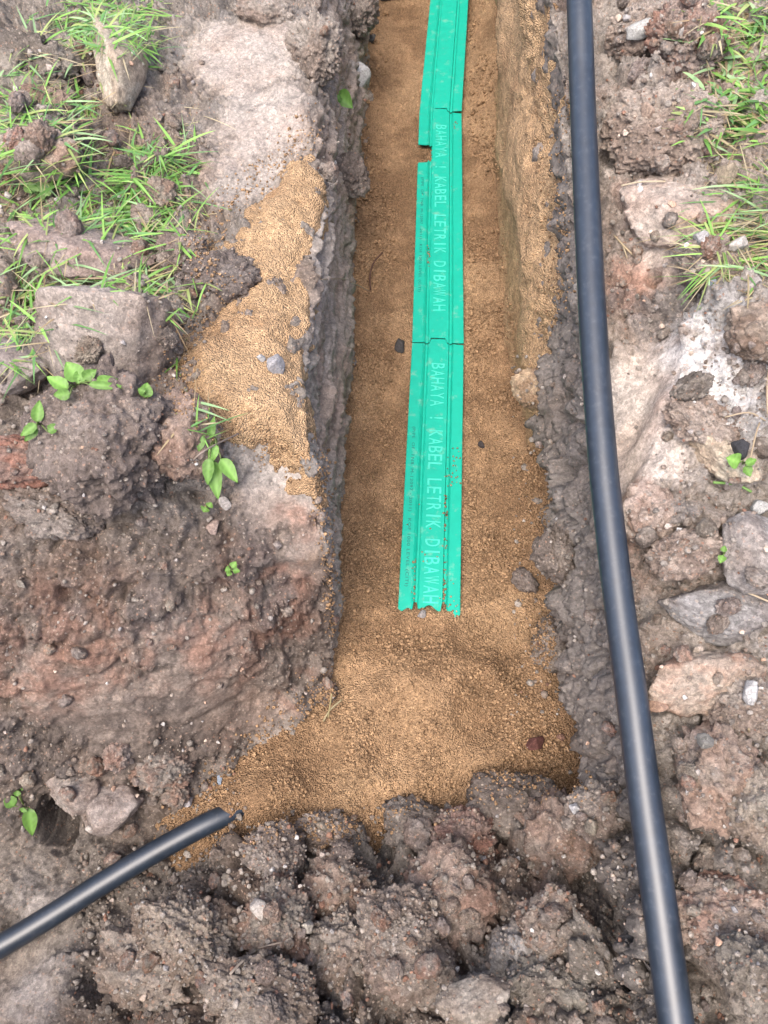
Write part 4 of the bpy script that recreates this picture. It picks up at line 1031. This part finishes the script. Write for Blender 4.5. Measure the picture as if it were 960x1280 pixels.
midc = cover((J1[0], J1[1], J1[2] + .003), (J2[0], J2[1], J2[2] + .003), 'green cover between the two joints, a piece broken out of its edge', lambda x: tab(x) + .003, lambda x: tab(x) - .002,
             notch=(y_at(J1, J2, 206), y_at(J1, J2, 184), -.040), text=(y_at(J1, J2, 158), y_at(J1, J2, 392)), fine=(y_at(J1, J2, 225), y_at(J1, J2, 368)))
farc = cover((J2[0], J2[1], J2[2] + .003), (J3[0], J3[1], J3[2] + .03), 'farthest green cover, turned aside and tilted beyond the second joint', lambda x: tab(x) + .003, lambda x: 0, roll=R(-5))

# sand grains lying on the covers
LKC = LK
def on_cover(px, py, r):
    p = ray(px, py, CZ + .008); return p, r
def cover_grains(label, spots):
    V, Fq = ICO[2]; Ps, Fs_, Cs = [], [], []; k = 0
    for px, py, r in spots:
        p = ray(px, py, CZ + .006); rr = r * .0028
        v = V * RNG.uniform(.7, 1.15, (len(V), 1)) * np.array([1, RNG.uniform(.6, 1), .6])
        a = RNG.uniform(0, 6.28); v = np.stack([v[:, 0] * math.cos(a) - v[:, 1] * math.sin(a), v[:, 0] * math.sin(a) + v[:, 1] * math.cos(a), v[:, 2]], -1)
        Ps.append(v * rr + p + np.array([0, 0, rr * .25])); Fs_.append(Fq + k); k += len(V); Cs.append(np.tile(SAND * RNG.uniform(.6, 1.0), (len(V), 1)))
    o = link('sand_grains', np_mesh('sand_grains', np.concatenate(Ps), np.concatenate(Fs_), np.concatenate(Cs)), MAT_SAND); tag(o, label, 'sand', kind='stuff')
sg = []
for _ in range(70):                                                # in the groove beside the lettering
    py = 765 - 150 * RNG.random() ** 1.7; sg.append((ip(py, [(430, 561), (770, 554)]) + RNG.normal(0, 1.3), py, RNG.uniform(.8, 1.9)))
for _ in range(26):
    py = 752 - 60 * RNG.random() ** 1.5; sg.append((ip(py, [(430, 528), (770, 516)]) + RNG.normal(0, .8), py, RNG.uniform(.8, 1.6)))
for _ in range(55): py = RNG.uniform(690, 752); sg.append((RNG.normal(545, 8), py, RNG.uniform(.7, 1.7)))
for _ in range(26): sg.append((RNG.normal(567, 5), RNG.uniform(560, 610), RNG.uniform(.7, 1.5)))
for _ in range(16): sg.append((RNG.uniform(559, 573), RNG.uniform(690, 765), RNG.uniform(.7, 1.8)))
for _ in range(20): sg.append((RNG.uniform(520, 572), RNG.uniform(600, 700), RNG.uniform(.6, 1.1)))
for px, py, r in ((509, 656, 2.0), (538, 661, 2.0), (547, 697, 1.8), (533, 685, 1.2), (517, 703, 2.2)): sg.append((px, py, r))
cover_grains('sand grains caught in the grooves and on the lettering of the nearest cover', sg)
sg = [(RNG.uniform(520, 534), RNG.uniform(185, 206), RNG.uniform(.9, 2.2)) for _ in range(45)] + [(RNG.uniform(545, 580), RNG.uniform(0, 30), RNG.uniform(.6, 1.3)) for _ in range(22)] + [(RNG.uniform(515, 578), RNG.uniform(215, 428), RNG.uniform(.45, .9)) for _ in range(60)] + [(RNG.normal(535, 2.2), RNG.normal(318, 6), RNG.uniform(.8, 1.8)) for _ in range(26)] + [(RNG.normal(569, 1.5), RNG.uniform(152, 166), RNG.uniform(.8, 1.8)) for _ in range(14)] + [(RNG.normal(575, 3), RNG.uniform(385, 425), RNG.uniform(.6, 1.3)) for _ in range(14)] + [(550, 331, 2.0)]
cover_grains('a few sand crumbs lying on the cover between the joints', sg)

# ------------------------------------------------------------------ grass, plants, straw
GREENS = [np.array(c) for c in ((.15, .32, .07), (.20, .39, .09), (.25, .46, .11), (.14, .30, .10), (.29, .45, .22), (.34, .42, .15))]
STRAW = [np.array(c) for c in ((.42, .34, .20), (.36, .27, .16), (.50, .43, .28))]
def blade(p, ang, ln, wd, lift, droop, col, V, Fq, C, seg=6):
    k = len(V); d = np.array([math.cos(ang), math.sin(ang), 0]); s = np.array([-d[1], d[0], 0])
    tw = RNG.uniform(-.5, .5)
    for i in range(seg + 1):
        t = i / seg
        c = p + d * ln * t * (1 - .15 * t * droop) + np.array([0, 0, 1]) * ln * (lift * t - droop * t * t)
        w_ = wd * (1 - t ** 2.2) * (.55 + .45 * min(1, t * 5)) + .0003
        sd = s * math.cos(tw * t * 3) + np.array([0, 0, 1]) * math.sin(tw * t * 3)
        V += [c - sd * w_, c + np.array([0, 0, -.15 * w_]), c + sd * w_]; C += [col * (.9 + .25 * t)] * 3
    for i in range(seg):
        a = k + i * 3; Fq += [(a, a + 1, a + 4, a + 3), (a + 1, a + 2, a + 5, a + 4)]
def grass(label, regs, n, ln=(.06, .2), wd=(.002, .0055), lift=(.25, .9), straw=.18, tufts=None, ang=None):
    V, Fq, C = [], [], []
    made = 0; area = np.array([(r[2] - r[0]) * (r[3] - r[1]) * r[4] for r in regs], float); area /= area.sum()
    guard = 0
    while made < n and guard < 40000:
        guard += 1
        r = regs[RNG.choice(len(regs), p=area)]
        tx, ty = RNG.uniform(r[0], r[2]), RNG.uniform(r[1], r[3])
        nb = RNG.integers(2, 7); base_a = RNG.uniform(0, 6.28) if ang is None else RNG.normal(ang, .8)
        colb = GREENS[RNG.integers(0, len(GREENS))]
        for _ in range(nb):
            p, n_, d = LK(tx + RNG.normal(0, 9), ty + RNG.normal(0, 8))
            if p is None or (p[2] < .5): continue
            if ((tx - 145) / 74) ** 2 + ((ty - 420) / 52) ** 2 < 1 or ((tx - 145) / 90) ** 2 + ((ty - 545) / 70) ** 2 < 1: continue
            dry = RNG.random() < straw
            c = STRAW[RNG.integers(0, 3)] * RNG.uniform(.8, 1.1) if dry else colb * RNG.uniform(.75, 1.35)
            lf = RNG.uniform(*lift) * (.4 if dry else 1)
            blade(np.array(p) - np.array([0, 0, .006]), base_a + RNG.normal(0, 1.3 if ang is None else .95), RNG.uniform(*ln), RNG.uniform(*wd) * (.55 if dry else 1), lf, RNG.uniform(.3, .9) * lf + .05, c, V, Fq, C)
            made += 1
    o = link('grass', np_mesh('grass', np.array(V), np.array(Fq), np.array(C)), MAT_LEAF); tag(o, label, 'grass', kind='stuff')
grass('thin trampled grass among the clods beside the pale slab', [(0, 70, 40, 190, 2.6), (30, 110, 80, 190, 1.2), (40, 0, 60, 60, 1), (85, 0, 185, 70, 3.2), (85, 110, 120, 150, 1.5), (0, 190, 30, 260, .8), (50, 190, 110, 300, 1), (150, 180, 235, 300, 2.0), (110, 215, 180, 300, 1.4)], 2000, ln=(.04, .17), wd=(.0011, .0045), lift=(.03, .40))
grass('sparse grass and straw around the flat clay slab', [(0, 340, 60, 450, 2.4), (60, 340, 210, 390, 1), (190, 330, 240, 440, .8), (0, 250, 90, 340, .6), (205, 425, 235, 470, .8), (228, 480, 262, 545, .5)], 600, ln=(.04, .15), wd=(.0011, .0040), lift=(.03, .40), straw=.28)
grass('bright leafy grass at the top of the pale spoil bank', [(880, 0, 1080, 40, 2), (900, 40, 1080, 140, 1.6), (870, 95, 960, 170, 1.4), (900, 140, 1060, 190, .8)], 1700, ln=(.03, .11), wd=(.0018, .0070), lift=(.05, .45), straw=.42)
grass('long arching grass over the edge of the pale spoil bank', [(900, 225, 1080, 300, 2), (890, 280, 1080, 352, 2), (920, 190, 1060, 230, .8)], 850, ln=(.05, .17), wd=(.0012, .0036), lift=(.02, .28), straw=.42, ang=math.pi * 1.0)

grass('dead flattened thatch and dry stems lying among the grass', [(885, 0, 1060, 190, 1), (890, 200, 1060, 350, 1), (0, 60, 240, 300, 1.2), (0, 330, 240, 450, .7)], 900, ln=(.04, .14), wd=(.0010, .0026), lift=(.02, .22), straw=1.0)

def leaf_mesh(name, ln, wd, col, curl=.25, fold=.25):
    V, Fq, C = [], [], []; seg = 10
    for i in range(seg + 1):
        t = i / seg; w_ = wd * math.sin(math.pi * min(1, t ** .75 * 1.0)) ** .8 * (1 - .25 * t) + .0004
        z = -curl * ln * t * t
        for s in (-1, -.5, 0, .5, 1):
            V.append((s * w_, ln * t, z + fold * w_ * abs(s) + .002 * math.sin(t * 19 + s * 3))); C.append(np.array(col) * (1.4 if s == 0 else 1) * (.88 + .2 * t) * (1 + .10 * math.sin(t * 31 + abs(s) * 5)))
    for i in range(seg):
        for j in range(4): a = i * 5 + j; Fq.append((a, a + 1, a + 6, a + 5))
    me = np_mesh(name, np.array(V), np.array(Fq), np.array(C)); me.materials.append(MAT_LEAF); return me
def plant(label, px, py, leaves, stem_to=None, green=(.13, .30, .055), stem_col=(.16, .22, .07), lift=.02):
    """leaves: (px, py of base, px, py of tip, half width px, tint)"""
    p, n_, d = LK(px, py)
    root = bpy.data.objects.new('plant', None); COL.objects.link(root); root.location = p; root.empty_display_size = .03; tag(root, label, 'plant')
    zt = p[2]
    k = 0
    for lf in leaves:
        bx, by, tx, ty, hw, tint = lf
        d0 = d
        # place leaf base and tip on a plane facing the viewer a little above the ground at the root
        def at(x, y, up): 
            v = (640 - y) / FPX; dirv = Vector(((x - 480) / FPX, CP + v * SP, -SP + v * CP)); return Vector((0, 0, CAM_H)) + dirv * (d0 - up)
        b0, t0 = at(bx, by, lift + .012 * k), at(tx, ty, lift + .004 + .010 * k); k = (k + 1) % 3
        ax = (t0 - b0); ln = ax.length; ax.normalize(); view = (Vector((0, 0, CAM_H)) - b0).normalized()
        nz = (view - ax * view.dot(ax)).normalized(); nz = (nz + Vector((random.uniform(-.3, .3), random.uniform(-.3, .3), .3))); nz = (nz - ax * nz.dot(ax)).normalized(); nx = ax.cross(nz)
        o = link('leaf', leaf_mesh('leaf', ln, 1.35 * hw * d / FPX, np.array(green) * (.55 + .45 * tint) * np.array([1.08, .93, 1.05]), random.uniform(.05, .22), random.uniform(.15, .4)), parent=root)
        o.matrix_local = Matrix.Translation(b0 - p) @ Matrix((nx, ax, nz)).transposed().to_4x4()
        me = tube('stem', [Vector((0, 0, -.01)), (b0 - p) * .5 + Vector((0, 0, .006)), b0 - p], .0016, MAT_LEAF, 8, .01)
        a = me.attributes.new('tint', 'FLOAT_COLOR', 'POINT'); a.data.foreach_set('color', np.tile(np.array([*stem_col, 1], np.float32), len(me.vertices)))
        link('stem', me, parent=root)
    return root
plant('weed with long pointed green leaves at the edge of the spilt sand', 268, 545, [(265, 575, 272, 624, 8, 1.0), (276, 573, 297, 603, 7, 1.5), (262, 572, 258, 606, 6, .8), (262, 560, 248, 582, 6, .75), (270, 555, 262, 580, 5, 1.9), (255, 545, 240, 570, 5, .8), (262, 548, 268, 520, 4, 1.1), (250, 560, 238, 555, 4, .7)])
plant('broad leaved weed sprouting behind the largest crumbly clod', 95, 482, [(100, 476, 82, 452, 10, 1.6), (85, 486, 58, 470, 7, 2.0), (88, 492, 66, 494, 6, .9), (104, 474, 120, 462, 6, .9), (120, 478, 146, 474, 6, 1.5), (110, 480, 155, 484, 4, 1.1), (98, 480, 102, 458, 6, 1.4)])
plant('small weed with one round leaf beside the crumbly clod top', 180, 497, [(181, 497, 184, 478, 7, 1.3), (182, 490, 172, 486, 4, .9)])
plant('young weed with narrow leaves by the low red clod', 48, 530, [(46, 528, 49, 500, 6, 1.2), (46, 530, 25, 545, 5, 1.1), (60, 540, 75, 530, 5, .8), (46, 534, 30, 552, 5, .6)])
plant('drooping green weed hanging in the dark corner of the pit', 28, 1008, [(18, 1008, 5, 994, 6, 1.2), (36, 1010, 40, 1046, 7, 1.0), (30, 1010, 28, 1016, 4, .8), (24, 984, 36, 980, 4, .9), (22, 988, 20, 996, 4, .8)])
plant('pale round leaved seedling on the buff clod', 46, 243, [(44, 240, 32, 226, 8, 2.2), (48, 240, 46, 220, 9, 2.4), (50, 240, 64, 228, 8, 1.8), (48, 243, 60, 240, 6, 1.3)], green=(.16, .30, .09))
plant('single green leaf lodged in the scraped trench wall', 428, 118, [(422, 115, 440, 134, 8, 1.5), (424, 118, 418, 126, 5, 1.3)])
plant('tiny sprig growing low on the pit face', 288, 714, [(288, 712, 281, 713, 4, 1.3), (290, 710, 295, 702, 4, 1.4), (291, 713, 300, 714, 3, 1.2), (288, 714, 284, 720, 3, 1.2)])
plant('tiny round leaf pair below the pointed leaf weed', 260, 634, [(258, 634, 254, 640, 5, 1.0), (261, 634, 264, 628, 4, 1.1)])
plant('light green sprig beside the black stone', 928, 578, [(925, 578, 908, 572, 8, 1.7), (932, 582, 938, 596, 5, .9), (932, 580, 946, 574, 4, 1.2)])
plant('tiny green sprig in the middle of the pale spoil', 903, 692, [(904, 694, 900, 704, 4, 1.3), (904, 690, 906, 682, 3, 1.0)])

def straw(label, name, pts, r, col, cat='straw', green=False):
    P_ = []
    for px, py, up in pts:
        p, n_, d = LK(px, py); P_.append(p + Vector((0, 0, up)))
    me = tube(name, P_, r, MAT_LEAF, 8, .01)
    a = me.attributes.new('tint', 'FLOAT_COLOR', 'POINT'); a.data.foreach_set('color', np.tile(np.array([*col, 1], np.float32), len(me.vertices)))
    tag(link(name, me), label, cat)
straw('thin pale root sticking out of the scraped trench wall', 'root_fibre', [(402, 352, .01), (428, 352, .02), (446, 360, .03), (462, 369, .03)], .0018, (.45, .36, .28), 'root')
straw('dark reddish twig standing on the sand by the cover', 'twig', [(462, 364, .015), (463, 350, .03), (470, 338, .05), (478, 328, .06)], .0035, (.13, .07, .05), 'twig')
straw('dry straw stalk on the small dark clod in sand', 'straw_stalk', [(404, 902, .01), (412, 890, .03), (426, 878, .03)], .0028, (.42, .36, .22))
straw('short straw stub crossing the dry stalk on sand', 'straw_stalk', [(410, 897, .02), (414, 870, .05)], .0022, (.40, .34, .18))
straw('pale straw lying across the clay mound beside the cable', 'straw_stalk', [(775, 235, .008), (800, 232, .01), (828, 230, .008)], .002, (.55, .47, .33))
straw('bent dry straw beside the cable near the red crumbs', 'straw_stalk', [(766, 297, .01), (776, 312, .02), (790, 325, .012)], .0024, (.5, .40, .26))
straw('second dry straw forking from the bent one', 'straw_stalk', [(776, 312, .02), (781, 326, .01)], .002, (.48, .40, .27))
straw('long fresh green blade lying over the black stone', 'grass_blade', [(888, 606, .015), (915, 610, .02), (938, 616, .01)], .0030, (.20, .36, .10), 'grass blade')
straw('dry stalk standing in the white ashy patch', 'straw_stalk', [(951, 472, .04), (957, 490, .02), (958, 520, .01)], .0028, (.48, .38, .26))
straw('dry straw under the white ashy patch', 'straw_stalk', [(905, 522, .01), (930, 524, .02), (956, 528, .01)], .002, (.46, .37, .26))
straw('straw arching beside the pale yellowish clod', 'straw_stalk', [(944, 536, .02), (935, 556, .04), (930, 580, .02)], .002, (.42, .33, .22))
straw('straw lying on the orange piece of clay', 'straw_stalk', [(926, 743, .02), (945, 752, .02), (962, 758, .02)], .002, (.56, .46, .32))
straw('stub of straw standing in the dark cleft', 'straw_stalk', [(927, 915, .03), (931, 935, .02), (935, 950, .01)], .0025, (.36, .28, .18))
straw('pale curled root on the wide grey clod', 'root_fibre', [(290, 1215, .01), (300, 1205, .02), (308, 1198, .025)], .0028, (.40, .34, .28), 'root')
straw('fine root over the hollow in the spoil', 'root_fibre', [(322, 1183, .015), (338, 1179, .02), (355, 1176, .015)], .0018, (.34, .28, .23), 'root')
straw('dry straw between flat clay slab and spilt sand', 'straw_stalk', [(165, 360, .01), (188, 347, .02), (210, 334, .03)], .003, (.40, .32, .22))
straw('tan dry blade standing by the seedling', 'straw_stalk', [(136, 240, .01), (140, 218, .03), (146, 200, .03)], .003, (.46, .33, .18))
straw('grey root crossing the pointed leaf weed', 'root_fibre', [(218, 606, .01), (250, 575, .02), (300, 550, .03)], .0022, (.32, .26, .22), 'root')
straw('straw sticking out of the smooth crack clod', 'straw_stalk', [(60, 440, .01), (40, 425, .03), (30, 445, .02)], .002, (.44, .38, .28))
